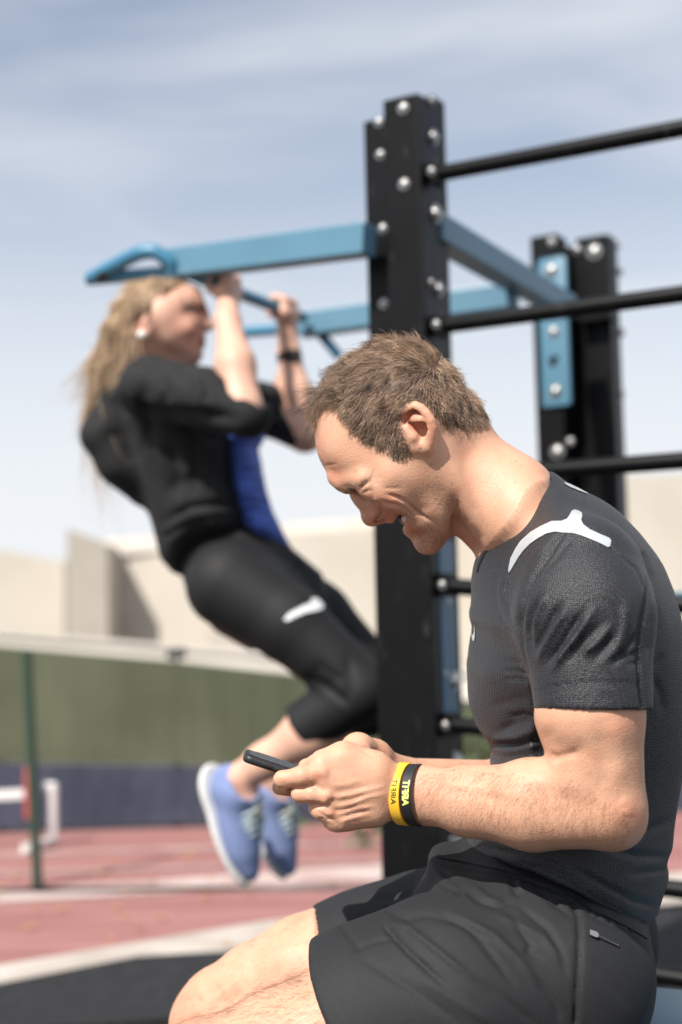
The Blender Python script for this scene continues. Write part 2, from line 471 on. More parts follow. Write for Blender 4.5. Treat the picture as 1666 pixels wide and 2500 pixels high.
def skin_obj(name, V, Q, m, parent=None, smooth=True):
    me = fast_mesh(name, to_world(V), Q)
    return obj_me(name, me, m, parent, smooth)
def strands(name, roots, dirs, lens, rad, m, parent, curl=None, seg=3, seed=1, bend=None, rnd=None):
    """short hairs: thin three-sided tubes. roots/dirs (N,3) world or camera frame, bend (N,3) added towards the tip"""
    n = len(roots); r = np.random.default_rng(seed); dirs = dirs / np.linalg.norm(dirs, axis=1)[:, None]
    ref = r.normal(size=(n, 3)); a = np.cross(dirs, ref); a /= np.linalg.norm(a, axis=1)[:, None] + 1e-9; b = np.cross(dirs, a)
    V = []; rad = np.broadcast_to(rad, n)
    for i in range(seg + 1):
        t = i / seg
        c = roots + dirs * (lens * t)[:, None]
        if bend is not None: c = c + bend * (lens * t * t)[:, None]
        if curl is not None: c = c + (a * np.sin(t * 3.0)[..., None] if False else a) * (curl * math.sin(t * 3.1) * lens)[:, None]
        w = rad * (1 - .75 * t)
        for k in range(3):
            q = 2 * math.pi * k / 3
            V.append(c + (a * math.cos(q) + b * math.sin(q)) * w[:, None])
    V = np.stack(V, 1)            # n, 3(seg+1), 3
    Fq = []
    for i in range(seg):
        for k in range(3):
            Fq.append([3 * i + k, 3 * i + (k + 1) % 3, 3 * i + 3 + (k + 1) % 3, 3 * i + 3 + k])
    Fq = np.array(Fq); st = 3 * (seg + 1)
    Qd = (Fq[None] + (np.arange(n) * st)[:, None, None]).reshape(-1, 4)
    me = fast_mesh(name, to_world(V.reshape(-1, 3)), Qd)
    rv = np.repeat(r.random(n) if rnd is None else rnd, st); attr(me, 'rnd', rv)
    return obj_me(name, me, m, parent, True)
def scatter(V, Q, mask_faces, n, r):
    f = Q[mask_faces]; A = V[f]
    ar = np.linalg.norm(np.cross(A[:, 2] - A[:, 0], A[:, 3] - A[:, 1]), axis=1); ar /= ar.sum()
    i = r.choice(len(f), n, p=ar); u, v = r.random((2, n, 1)); A = A[i]
    return A[:, 0] * (1 - u) * (1 - v) + A[:, 1] * u * (1 - v) + A[:, 2] * u * v + A[:, 3] * (1 - u) * v, f[i][:, 0]
# ================================================================ setting
def two_tone(name, c1, c2, sc, rough=.9, bumps=(200, .3, .002), lo=.4, hi=.6, detail=6, stretch=None):
    m = bpy.data.materials.new(name); m.use_nodes = True; t = m.node_tree; b = t.nodes['Principled BSDF']; b.inputs['Roughness'].default_value = rough
    tcn = N(t, 'ShaderNodeTexCoord'); src = tcn.outputs['Object']
    if stretch:
        mpn = N(t, 'ShaderNodeMapping'); mpn.inputs['Scale'].default_value = stretch; L(t, src, mpn.inputs[0]); src = mpn.outputs[0]
    n = N(t, 'ShaderNodeTexNoise'); n.inputs['Scale'].default_value = sc; n.inputs['Detail'].default_value = detail; L(t, src, n.inputs['Vector'])
    mr = N(t, 'ShaderNodeMapRange'); mr.inputs[1].default_value = lo; mr.inputs[2].default_value = hi; L(t, n.outputs['Fac'], mr.inputs[0])
    mm = N(t, 'ShaderNodeMix', data_type='RGBA'); mm.inputs[6].default_value = (*c1, 1); mm.inputs[7].default_value = (*c2, 1)
    L(t, mr.outputs[0], mm.inputs[0]); L(t, mm.outputs[2], b.inputs['Base Color'])
    n2 = N(t, 'ShaderNodeTexNoise'); n2.inputs['Scale'].default_value = bumps[0]; L(t, tcn.outputs['Object'], n2.inputs['Vector'])
    bp = N(t, 'ShaderNodeBump'); bp.inputs['Strength'].default_value = bumps[1]; bp.inputs['Distance'].default_value = bumps[2]
    L(t, n2.outputs['Fac'], bp.inputs['Height']); L(t, bp.outputs[0], b.inputs['Normal'])
    return m
M = {}
M['asphalt'] = two_tone('asphalt', (.10, .095, .09), (.17, .155, .145), 9)
M['track'] = two_tone('track_rubber', (.29, .125, .113), (.36, .168, .152), 2.2, stretch=(.5, 3, 1))
M['line'] = two_tone('track_line_paint', (.42, .29, .265), (.56, .45, .41), 4)
M['kerb'] = two_tone('pale_concrete', (.42, .36, .31), (.55, .49, .43), 3)
M['mat'] = two_tone('black_rubber_mat', (.006, .006, .007), (.016, .016, .017), 30)
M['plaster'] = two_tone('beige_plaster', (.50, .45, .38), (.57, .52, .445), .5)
M['plaster_shade'] = two_tone('shaded_beige_plaster', (.46, .41, .345), (.52, .465, .395), .6)  # darker copy of the plaster, shade of the turned faces put into colour
M['white'] = two_tone('pale_render', (.60, .555, .48), (.68, .63, .56), .8)
M['net'] = two_tone('green_windscreen', (.070, .082, .046), (.105, .116, .070), 1.2, bumps=(300, .6, .004))
M['netblue'] = two_tone('navy_windscreen', (.032, .038, .062), (.060, .066, .100), 1.5, bumps=(300, .6, .004))
M['greenmetal'] = mat('green_paint', (.020, .050, .030), .6); M['darkgreen'] = mat('dark_green_paint', (.05, .06, .035), .6)
M['whitep'] = mat('white_paint', (.75, .74, .72), .4)
M['redp'] = mat('red_paint', (.36, .07, .06), .4)
gnd = sheet('ground', [(-80, -20), (80, -20), (80, 160), (-80, 160)], 0, M['asphalt'])
def gp(*pp): return [G(x, y) for x, y in pp]
sheet('running_track', gp((-900, 2520), (-900, 2058), (0, 2036), (940, 2008), (2300, 1962), (2300, 2060), (660, 2252), (0, 2362)), .004, M['track'])
sheet('concrete_path', gp((-900, 2520), (0, 2362), (660, 2252), (2300, 2060), (2300, 2140), (700, 2322), (330, 2344), (0, 2411), (-900, 2600)), .008, M['kerb'])
bp_ = gp((-900, 2600), (0, 2411), (330, 2344), (700, 2322), (2300, 2140)); 
sheet('rubber_floor', bp_ + [Vector((6, -3, 0)), Vector((-4, -3, 0))], .012, M['mat'])
def stripe(a, b, wa, wb=None, m='line', z=.009):
    wb = wa if wb is None else wb
    sheet('lane_or_shadow_line', gp((a[0], a[1] - wa / 2), (b[0], b[1] - wb / 2), (b[0], b[1] + wb / 2), (a[0], a[1] + wa / 2)), z, M[m])
stripe((-300, 2212), (1300, 2112), 26, 44)
stripe((-300, 2148), (1300, 2092), 5, 5)
stripe((-300, 2100), (1300, 2050), 5)
stripe((-300, 2180), (900, 2172), 13, 8, 'asphalt')  # shadow line on the track, painted as a dark strip
# raised edge of the rubber floor, a dark slab in the lower left
MB().obox(G(290, 2470) + Vector((0, -.1, .02)), (.30, .05, 0), (-.03, .12, 0), (0, 0, .012), .006).build('rubber_tile', M['mat']); tag(bpy.data.objects['rubber_tile'], 'loose black rubber tile lying on the dark floor at lower left', 'floor tile')
# fallen leaves on the track
ml = mat('dry_leaf', (.36, .20, .07), .7)
lf = MB()
for i in range(46):
    p = G(random.uniform(-100, 940), random.uniform(2090, 2330)); a = random.random() * 6.28; s_ = random.uniform(.015, .035)
    q = [lf.bm.verts.new((p.x + s_ * k * math.cos(a + t), p.y + s_ * k * math.sin(a + t), .016 + .01 * z)) for t, k, z in ((0, 1, .5), (1.2, .5, 0), (3.14, 1, 1), (4.9, .5, .2))]
    lf.bm.faces.new(q)
tag(lf.build('fallen_leaves', ml), 'small brown leaves scattered on the pink track', 'leaves', kind='stuff')
# windscreen fence -------------------------------------------------
fence = empty('windscreen_fence', G(400, 2022)); tag(fence, 'low fence hung with a green windscreen above a navy band, beyond the pink track', 'fence')
def upz(px, pb, pt):
    """ground point below pixel column px and the height of pixel row pt there"""
    g = G(px, pb); d = to_cam(g)[2]; return g, float(to_world(C(px, pt, d))[2])
cols = [(-700, 2050, 1520, 1848), (-300, 2043, 1550, 1855), (0, 2036, 1579, 1862), (435, 2022, 1616, 1868), (700, 2014, 1646, 1872), (1000, 2004, 1690, 1876), (1300, 1996, 1735, 1880), (1700, 1984, 1790, 1884)]
for k, (A, B) in enumerate(zip(cols, cols[1:])):
    ga, ta = upz(A[0], A[1], A[2]); gb, tb = upz(B[0], B[1], B[2]); _, ma = upz(A[0], A[1], A[3]); _, mb_ = upz(B[0], B[1], B[3])
    def panel(za, zb, wa, wb, off, amp, n=26):
        V = []; Fc = []
        for i in range(n + 1):
            t = i / n
            for j in range(9):
                s_ = j / 8; p = ga.lerp(gb, t); z = (za + (zb - za) * t) * (1 - s_) + (wa + (wb - wa) * t) * s_
                V.append((p.x, p.y + off + amp * math.sin(t * 21 + s_ * 2 + k) + amp * .6 * math.sin(t * 47 - s_ * 3), z))
        for i in range(n):
            for j in range(8): a = i * 9 + j; Fc.append((a, a + 9, a + 10, a + 1))
        return V, Fc
    v, fc = panel(ma, mb_, ta, tb, 0, .0025); obj_from('green_screen', v, fc, M['net'], fence, True)
    v, fc = panel(.03, .03, ma - .004, mb_ - .004, -.02, .005); obj_from('navy_screen', v, fc, M['netblue'], fence, True)
    MB().tube([ga + Vector((0, .05, ta - .01)), gb + Vector((0, .05, tb - .01))], .012).build('rail', M['greenmetal'], fence, True)
    MB().tube([ga + Vector((0, .05, 0)), ga + Vector((0, .05, ta - .01))], .025).build('post', M['darkgreen'], fence, True)
g, t_ = upz(433, 2022, 1604)
lamp = empty('floodlight', g + Vector((0, .06, t_ - .05))); tag(lamp, 'small dark round floodlight on top of the green windscreen fence', 'floodlight')
mk = mat('dark_metal', (.03, .03, .03), .5)
MB().obox(g + Vector((0, .06, t_ + .02)), (.055, 0, 0), (0, .03, 0), (0, 0, .028), .012).build('housing', mk, lamp, True)
MB().tube([g + Vector((0, .06, t_ - .05)), g + Vector((0, .06, t_ + .01))], .012).build('bracket', mk, lamp)
# green pole in front
g, t_ = upz(93, 2168, 1592)
tilt = Vector((-.045, 0, 0))
pole = empty('green_pole', g); tag(pole, 'slim green metal pole standing on the track at far left', 'pole')
MB().tube([g, g + tilt * .5 + Vector((0, 0, t_ * .5)), g + tilt + Vector((0, 0, t_))], .021).build('shaft', M['greenmetal'], pole, True)
MB().tube([g + Vector((0, 0, .005)), g + Vector((0, 0, .012))], .036, 18).build('base_plate', M['greenmetal'], pole, True)
MB().dome(g + tilt + Vector((0, 0, t_)), (0, 0, 1), .024, .015).build('cap', M['greenmetal'], pole, True)
# hurdle with white frame and red end
hd = G(100, 2075); hurd = empty('hurdle', hd); tag(hurd, 'white and red hurdle standing behind the green pole', 'hurdle')
dH = to_cam(hd)[2]
def hp(px, py, dd=0): return PW(px, py, dH + dd)
MB().obox((hp(-150, 1950) + hp(60, 1938)) / 2, (hp(60, 1938) - hp(-150, 1950)) / 2, (0, .012, 0), (0, 0, .022), .004).build('crossbar', M['whitep'], hurd)
MB().obox((hp(56, 1935) + hp(88, 1935)) / 2 + Vector((0, 0, -.0)), (.026, 0, 0), (0, .02, 0), (0, 0, .13), .02).build('red_panel', M['redp'], hurd, True)
MB().tube([hp(108, 1920, .1), hp(136, 1920, .1)], .02).build('top_tube', M['whitep'], hurd, True)
MB().tube([hp(130, 1915, .1), hp(130, 2055, .1)], .026).build('upright', M['whitep'], hurd, True)
MB().tube([hp(130, 2050, .1), hp(60, 2072, -.2)], .02).build('foot', M['whitep'], hurd, True)
MB().tube([hp(-150, 1940, 0), hp(-150, 2090, 0)], .02).build('upright', M['whitep'], hurd, True)
# buildings ---------------------------------------------------------
def block(name, label, cols, Y, depth, m, m_side=None, plinth=None):
    """long building: roof line traced by columns (px, py) at distance Y list"""
    e = empty(name, (AtY(cols[0][0], 1600, Y)[:][0], Y, 0)); tag(e, label, 'building')
    P = [AtY(x, y, Y + (c[0] if c else 0)) for x, y, *c in cols]
    poly = [(p.x, p.y) for p in P] + [(P[-1].x, P[-1].y + depth), (P[0].x, P[0].y + depth)]
    zt = [p.z for p in P] + [P[-1].z, P[0].z]
    MB().prism(poly, 0, zt).build('wall', m, e)
    return e, P
Yb = 21
bA, PA = block('sports_hall', 'plain beige hall left of the shaded stair tower', [(-900, 1290), (0, 1342), (158, 1370)], Yb, 8, M['plaster'])
bB, PB = block('stair_tower', 'beige tower with a shaded left face behind the fence', [(163, 1290), (262, 1326, .18)], Yb - 1.2, 5, M['plaster_shade'])
bC, PC = block('long_hall', 'long beige hall with a pale base wall, behind the hanging woman', [(258, 1322, .7), (400, 1344, .5), (700, 1302), (905, 1288), (1230, 1240)], Yb - .6, 9, M['plaster'])
MB().prism([(p.x, p.y - .12) for p in (PC[0], PC[-1])] + [(PC[-1].x, PC[-1].y - .02), (PC[0].x, PC[0].y - .02)], [PC[0].z - .22, PC[-1].z - .22, PC[-1].z - .22, PC[0].z - .22], [PC[0].z + .02, PC[-1].z + .02, PC[-1].z + .02, PC[0].z + .02]).build('cornice', M['white'], bC)
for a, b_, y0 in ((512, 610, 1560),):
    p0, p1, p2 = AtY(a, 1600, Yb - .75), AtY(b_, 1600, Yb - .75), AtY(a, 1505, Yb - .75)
    MB().obox((p0 + p1) / 2 + Vector((0, 0, (p2.z - p0.z) / 2)), ((p1.x - p0.x) / 2, 0, 0), (0, .12, 0), (0, 0, (p2.z - p0.z) / 2 + .3), .02).build('shaded_patch', M['plaster_shade'], bC)  # shaded patch of the wall, its shade put into a darker box
bD, PD = block('end_wing', 'tall beige wing of the hall at the right edge', [(1235, 1190), (1545, 1162), (2500, 1130)], Yb - 3, 9, M['plaster'])
wl = empty('base_wall', AtY(300, 1650, 17)); tag(wl, 'long pale white wall running above the green fence', 'wall')
q0, q1 = AtY(-900, 1500, 17.0), AtY(1250, 1640, 17.0)
a0_, a1_, a2_ = AtY(-900, 1510, 17), AtY(0, 1552, 17), AtY(1240, 1655, 17)
MB().prism([(a0_.x, 17), (a1_.x, 17), (a2_.x, 17), (a2_.x, 17.3), (a1_.x, 17.3), (a0_.x, 17.3)], 0, [a0_.z, a1_.z, a2_.z, a2_.z, a1_.z, a0_.z]).build('masonry', M['white'], wl)
MB().prism([(a0_.x, 16.95), (a1_.x, 16.95), (a2_.x, 16.95), (a2_.x, 17.35), (a1_.x, 17.35), (a0_.x, 17.35)], [z + .003 for z in (a0_.z, a1_.z, a2_.z, a2_.z, a1_.z, a0_.z)], [z + .06 for z in (a0_.z, a1_.z, a2_.z, a2_.z, a1_.z, a0_.z)]).build('coping', M['white'], wl)
# low hedge seen between the post and the man
mh = two_tone('hedge_leaf', (.05, .075, .03), (.13, .16, .08), 8)
hb = MB(); hc = AtY(1150, 1850, 6.6)
for i in range(1500):
    p = Vector((hc.x + random.gauss(0, .30), 6.9 + random.gauss(0, .12), random.uniform(.0, .62))); s_ = random.uniform(.015, .04); n_ = Vector((random.gauss(0, 1), random.gauss(0, 1), random.gauss(0, 1))).normalized(); t1 = n_.orthogonal().normalized(); t2 = n_.cross(t1)
    hb.bm.faces.new([hb.bm.verts.new(p + t1 * s_ * a + t2 * s_ * .5 * b) for a, b in ((1, 0), (0, 1), (-1, 0), (0, -1))])
hs = empty('shrub', (hc.x, 6.9, 0)); tag(hs, 'low green shrub between the black post and the seated man', 'shrub')
hb.build('foliage', mh, hs)
MB().tube([(hc.x, 6.9, 0), (hc.x + .02, 6.9, .4)], [.02, .008]).build('stem', ml, hs)
# ================================================================ training rig
def blackmetal(name, c, r):
    return mat(name, c, r, 0, bump=(350, .08, .0006), vary=(14, .25), spec=.20)
def scuffed(m, col_, amt):
    t = m.node_tree; b = t.nodes['Principled BSDF']; src = b.inputs['Base Color'].links[0].from_socket if b.inputs['Base Color'].links else None
    tcn = N(t, 'ShaderNodeTexCoord'); mp_ = N(t, 'ShaderNodeMapping'); mp_.inputs['Scale'].default_value = (1, 1, .22); L(t, tcn.outputs['Object'], mp_.inputs[0])
    n = N(t, 'ShaderNodeTexNoise'); n.inputs['Scale'].default_value = 42; n.inputs['Detail'].default_value = 7; n.inputs['Roughness'].default_value = .75; L(t, mp_.outputs[0], n.inputs['Vector'])
    mr = N(t, 'ShaderNodeMapRange'); mr.inputs[1].default_value = .60; mr.inputs[2].default_value = .72; mr.inputs[3].default_value = 0; mr.inputs[4].default_value = amt; L(t, n.outputs['Fac'], mr.inputs[0])
    mm = N(t, 'ShaderNodeMix', data_type='RGBA'); L(t, mr.outputs[0], mm.inputs[0]); L(t, src, mm.inputs[6]); mm.inputs[7].default_value = (*col_, 1); L(t, mm.outputs[2], b.inputs['Base Color'])
    return m
M['blk'] = blackmetal('black_powder_coat', (.0030, .0030, .0034), .40)
M['blue'] = mat('blue_powder_coat', (.095, .215, .30), .42, 0, bump=(300, .06, .0006), vary=(6, .06))
M['bluedark'] = mat('deep_blue_coat', (.03, .115, .20), .35, 0, vary=(6, .06))
scuffed(M['blk'], (.10, .095, .09), .55); scuffed(M['blue'], (.30, .34, .36), .45)
M['steel'] = mat('zinc_steel', (.50, .49, .47), .30, .9, vary=(60, .1))
M['hole'] = mat('dark_hole', (.004, .004, .005), .8)
DA = Vector((-.869, .495, 0)); DB = Vector((.495, .869, 0)); Z = Vector((0, 0, 1))
dP = 3.0
P1 = PW(1036, 1600, dP); P1.z = 0
rig = empty('training_rig', (P1.x, P1.y, 0)); tag(rig, 'black steel outdoor training rig with blue pull-up arms and black rungs', 'training rig')
def zat(pt, py):                # height of pixel row py at the ground position pt
    lo, hi = -1.0, 5.0
    for _ in range(40):
        m_ = (lo + hi) / 2; c = to_cam(Vector((pt.x, pt.y, m_)))
        if CY - c[1] / c[2] * F > py: lo = m_
        else: hi = m_
    return lo
bolt_me = {}
def bolt(parent, p, n, r=.0125, washer=False, ring=True):
    """round head bolt: head with a washer"""
    key_ = round(r, 4)
    n = Vector(n).normalized()
    if key_ not in bolt_me:
        b = MB(); b.dome((0, 0, .0035), (0, 0, 1), r * .78, r * .5); b.tube([(0, 0, -.001), (0, 0, .0035)], r, 18)
        bmesh.ops.recalc_face_normals(b.bm, faces=b.bm.faces); me = bpy.data.meshes.new('bolt'); b.bm.to_mesh(me); me.materials.append(M['steel'])
        me.polygons.foreach_set('use_smooth', np.ones(len(me.polygons), bool)); me.set_sharp_from_angle(angle=math.radians(40)); bolt_me[key_] = me
    o = bpy.data.objects.new('bolt', bolt_me[key_]); col.objects.link(o); o.location = p; o.rotation_euler = n.to_track_quat('Z', 'Y').to_euler(); adopt(o, parent)
    return o
NA = -DB; NR = -DA                 # face towards the camera, face towards the right
def on_plane(px, py, pt, n):      # pixel ray meets the plane through pt with normal n
    d = Vector(to_world(C(px, py, 1))) - CAM; return CAM + d * ((pt - CAM).dot(n) / d.dot(n))
hw = .043
c1 = P1.copy()
post1 = MB().obox(c1 + Z * (zat(c1 - DB * hw, 238) / 2), DA * hw, DB * hw, Z * (zat(c1 - DB * hw, 232) / 2), .005).build('post', M['blk'], rig)
c2 = c1 + DA * .070 + DB * .030
z2 = zat(c2 - DB * hw, 287)
post1b = MB().obox(c2 + Z * z2 / 2, DA * .040, DB * .040, Z * z2 / 2, .005).build('post', M['blk'], rig)
c3 = c1 + NR * .016 + DB * .072
z3 = zat(c3, 246)
MB().obox(c3 + Z * z3 / 2, DA * .022, DB * .030, Z * z3 / 2, .004).build('post', M['blk'], rig)
for x, y in ((986, 265), (988, 450)): bolt(post1, on_plane(x, y, c1 + NA * hw, NA), NA)
for x, y in ((927, 287 + 12), (930, 378), (936, 558), (938, 742)): bolt(post1b, on_plane(x, y, c2 + NA * .040, NA), NA, .0105)
for x, y, r in ((1054, 246, .009), (1058, 335, .017), (1064, 522, .021), (1052, 690, .009), (1072, 706, .016), (1084, 1645, .010), (1104, 1661, .023), (1110, 1860, .022), (1116, 2065, .022), (1100, 2050, .010), (1088, 1467, .011)):
    bolt(post1, on_plane(min(x, 1090), y, c1 + NR * (hw + .001), NR) if x < 1080 else on_plane(x, y, c3 + NR * .024, NR), NR if x < 1080 else (NR + NA * .6), r)
pl = on_plane(1091, 1500, c3 + NR * .024, NR)
MB().obox(Vector((pl.x, pl.y, (zat(pl, 1320) + zat(pl, 1745)) / 2)) + NR * .003, DA * .003, DB * .035, Z * ((zat(pl, 1320) - zat(pl, 1745)) / 2), .002).build('blue_plate', M['bluedark'], rig)
# second post ------------------------------------------------------
dQ = 4.1
q1 = PW(1376, 1600, dQ); q1.z = 0; q2 = PW(1496, 1600, dQ + .03); q2.z = 0
zq1, zq2 = zat(q1, 582), zat(q2, 584)
postq = MB().obox(q1 + Z * zq1 / 2, DA * .042, DB * .042, Z * zq1 / 2, .005).build('post', M['blk'], rig)
postr = MB().obox(q2 + Z * zq2 / 2, DA * .050, DB * .042, Z * zq2 / 2, .005).build('post', M['blk'], rig)
qm = (q1 + q2) / 2 + DB * .05
MB().obox(qm + Z * (zq1 - .01) / 2, DA * .07, DB * .02, Z * (zq1 - .01) / 2, .004).build('web_plate', M['blk'], rig)
fq = lambda x, y, o=.042: on_plane(x, y, q1 + NA * o, NA)
bpl = fq(1354, 808, .046); zt_, zb_ = zat(bpl, 625), zat(bpl, 992)
bp1 = MB().obox(Vector((bpl.x, bpl.y, (zt_ + zb_) / 2)), DA * .044, DB * .004, Z * ((zt_ - zb_) / 2), .012).build('blue_plate', M['blue'], rig, True)
for x, y, r in ((1347, 660, .020), (1352, 810, .016), (1357, 955, .019)): bolt(bp1, fq(x, y, .0505), NA, r)
MB().tube([fq(1355, 882, .0495), fq(1355, 882, .0525)], .017, 20).build('hole', M['hole'], bp1)
for x, y, r in ((1348, 590, .012), (1362, 1103, .021), (1393, 1078, .012)): bolt(postq, fq(x, y), NA, r)
for x, y, r in ((1410, 609, .013), (1452, 614, .022), (1462, 783, .014)): bolt(postr, on_plane(x, y, q2 + NA * .042, NA), NA, r)
for x, y, r in ((1510, 600, .010), (1514, 664, .014), (1518, 812, .014), (1520, 962, .010)): bolt(postr, on_plane(x, y, q2 + NR * .05, NR), NR, r)
MB().obox(on_plane(1460, 775, q2 + NA * .07, NA), DA * .05, DB * .03, Z * .014, .003).build('bracket', M['blk'], rig)
# rungs -------------------------------------------------------------
def rung(py, ex, ey, y_right=None):
    a = on_plane(ex, py, c1 + DB * .004, DB)
    z = a.z; b = a + NR * 1.45
    if y_right is not None:
        t = on_plane(1666, y_right, c1 + DB * .004, DB); b = a + (t - a).normalized() * 1.45
    r = MB().tube([a - NR * .02, b], .0175, 20).build('rung', M['blk'], rig, True)
    f = MB().obox(a + NR * .002, DA * .010, DB * .022, Z * .025, .004).build('flange', M['blk'], r)
    bolt(r, a + NA * .023 + NR * .0, NA, .009)
rung(425, 1066, 0, 313); rung(796, 1078, 0, 718); rung(1168, 1086, 0, 1124); rung(1428, 1092, 0, 1475); rung(1768, 1100, 0, 1812); rung(2100, 1104, 0, 2172); rung(2300, 1110, 0, 2388)
# far side post of the ladder, outside the frame to the right
ce = c1 + NR * 1.47; MB().obox(ce + Z * 1.1, DA * hw, DB * hw, Z * 1.1, .005).build('post', M['blk'], rig)
# beams -------------------------------------------------------------
def beam(name, a, b, h, w, m, wdir=None, bev=.005):
    a, b = Vector(a), Vector(b); d = (b - a).normalized(); s_ = d.cross(Z).normalized(); u_ = s_.cross(d)
    return MB().obox((a + b) / 2, (b - a) / 2, s_ * w / 2, u_ * h / 2, bev).build(name, m, rig)
A0 = PW(892, 580, 3.02); A1 = PW(410, 648, 3.37)
beam('pull_up_arm', A0 + DB * .02, A1, .068, .055, M['blue'])
X0 = PW(1052, 556, 3.12); X1 = PW(1385, 752, 4.02)
beam('cross_beam', X0, X1, .062, .062, M['bluedark'] if False else M['blue'])
B0 = PW(1262, 722, 3.66); B1 = PW(735, 795, 3.86)
beam('pull_up_arm', B0, B1, .066, .055, M['blue'])
tb = lambda n_, pts, r, m: MB().tube(pts, r, 16).build(n_, m, rig, True)
def arc(pts, n=6):
    """rounded polyline"""
    P = [Vector(p) for p in pts]; out_ = [P[0]]
    for i in range(1, len(P) - 1):
        a = P[i].lerp(P[i - 1], .28); b = P[i].lerp(P[i + 1], .28)
        for k in range(n + 1): t = k / n; out_.append(a * (1 - t) ** 2 + P[i] * 2 * t * (1 - t) + b * t * t)
    return out_ + [P[-1]]
M['gripblue'] = mat('blue_grip_paint', (.055, .20, .32), .38)
tb('grip_tube', arc([PW(222, 680, 3.42), PW(338, 617, 3.33), PW(378, 613, 3.32), PW(420, 640, 3.32), PW(426, 686, 3.34)]), .0180, M['gripblue'])
tb('tip_tube', [PW(216, 681, 3.43), PW(420, 665, 3.34)], .016, M['gripblue'])
MB().dome(PW(248, 676, 3.37), (-.1, -1, -.1), .014, .012).build('end_plug', M['hole'], rig, True)
tb('grip_bar', [PW(400, 640, 3.32), PW(545, 702, 3.36), PW(740, 775, 3.80)], .0155, M['gripblue'])
tb('tip_tube', [PW(578, 812, 3.95), PW(745, 800, 3.86)], .016, M['gripblue'])
tb('brace', [PW(775, 806, 3.84), PW(830, 872, 3.84)], .014, M['bluedark'])
beam('cross_beam', PW(1646, 1474, 3.3), PW(2300, 1440, 2.9), .052, .05, M['blue'])
# blue bench --------------------------------------------------------
# ================================================================ people: materials
def skin_mat(name, base, red=(.62, .20, .13), dark=(.095, .058, .042), bump=.22, sc=1.0):
    def ex(t, b, tcn):
        n = N(t, 'ShaderNodeTexNoise'); n.inputs['Scale'].default_value = 38 * sc; n.inputs['Detail'].default_value = 6; n.inputs['Roughness'].default_value = .65; L(t, tcn.outputs['Object'], n.inputs['Vector'])
        n3 = N(t, 'ShaderNodeTexNoise'); n3.inputs['Scale'].default_value = 420; n3.inputs['Detail'].default_value = 3; L(t, tcn.outputs['Object'], n3.inputs['Vector'])
        mr = N(t, 'ShaderNodeMapRange'); mr.inputs[1].default_value = .35; mr.inputs[2].default_value = .75; mr.inputs[3].default_value = 0; mr.inputs[4].default_value = .40; L(t, n.outputs['Fac'], mr.inputs[0])
        ar = N(t, 'ShaderNodeAttribute', attribute_name='red'); ad = N(t, 'ShaderNodeAttribute', attribute_name='dark')
        am = N(t, 'ShaderNodeMath', operation='ADD', use_clamp=True); L(t, mr.outputs[0], am.inputs[0]); L(t, ar.outputs['Fac'], am.inputs[1])
        m1 = N(t, 'ShaderNodeMix', data_type='RGBA'); m1.inputs[6].default_value = (*base, 1); m1.inputs[7].default_value = (*red, 1); L(t, am.outputs[0], m1.inputs[0])
        # speckle for stubble and pores
        sp = N(t, 'ShaderNodeMapRange'); sp.inputs[1].default_value = .40; sp.inputs[2].default_value = .62; sp.inputs[3].default_value = .35; sp.inputs[4].default_value = 1.25; L(t, n3.outputs['Fac'], sp.inputs[0])
        dm = N(t, 'ShaderNodeMath', operation='MULTIPLY', use_clamp=True); L(t, ad.outputs['Fac'], dm.inputs[0]); L(t, sp.outputs[0], dm.inputs[1])
        m2 = N(t, 'ShaderNodeMix', data_type='RGBA'); L(t, m1.outputs[2], m2.inputs[6]); m2.inputs[7].default_value = (*dark, 1); L(t, dm.outputs[0], m2.inputs[0])
        L(t, m2.outputs[2], b.inputs['Base Color'])
        v = N(t, 'ShaderNodeTexVoronoi'); v.inputs['Scale'].default_value = 520 * sc; L(t, tcn.outputs['Object'], v.inputs['Vector'])
        av = N(t, 'ShaderNodeMath', operation='ADD'); L(t, v.outputs['Distance'], av.inputs[0]); L(t, n.outputs['Fac'], av.inputs[1])
        bp = N(t, 'ShaderNodeBump'); bp.inputs['Strength'].default_value = bump; bp.inputs['Distance'].default_value = .0011; L(t, av.outputs[0], bp.inputs['Height']); L(t, bp.outputs[0], b.inputs['Normal'])
        rr = N(t, 'ShaderNodeMapRange'); rr.inputs[3].default_value = .40; rr.inputs[4].default_value = .62; L(t, n.outputs['Fac'], rr.inputs[0]); L(t, rr.outputs[0], b.inputs['Roughness'])
    m = mat(name, base, .5, sss=.14, spec=.42, extra=ex)
    return m
M['skin'] = skin_mat('tanned_skin', (.65, .375, .245), red=(.60, .215, .13))
M['skinw'] = skin_mat('warm_skin', (.72, .44, .32), red=(.62, .25, .18), sc=.6)
def hair_mat(name, c1, c2):
    m = bpy.data.materials.new(name); m.use_nodes = True; t = m.node_tree; b = t.nodes['Principled BSDF']
    a = N(t, 'ShaderNodeAttribute', attribute_name='rnd'); mm = N(t, 'ShaderNodeMix', data_type='RGBA'); mm.inputs[6].default_value = (*c1, 1); mm.inputs[7].default_value = (*c2, 1)
    L(t, a.outputs['Fac'], mm.inputs[0]); L(t, mm.outputs[2], b.inputs['Base Color']); b.inputs['Roughness'].default_value = .38; b.inputs['Specular IOR Level'].default_value = .55
    return m
M['hair'] = hair_mat('brown_hair', (.028, .016, .010), (.74, .50, .33))
M['armhair'] = hair_mat('body_hair', (.10, .045, .022), (.30, .16, .08))
M['blond'] = hair_mat('blond_hair', (.24, .14, .075), (.85, .64, .43))
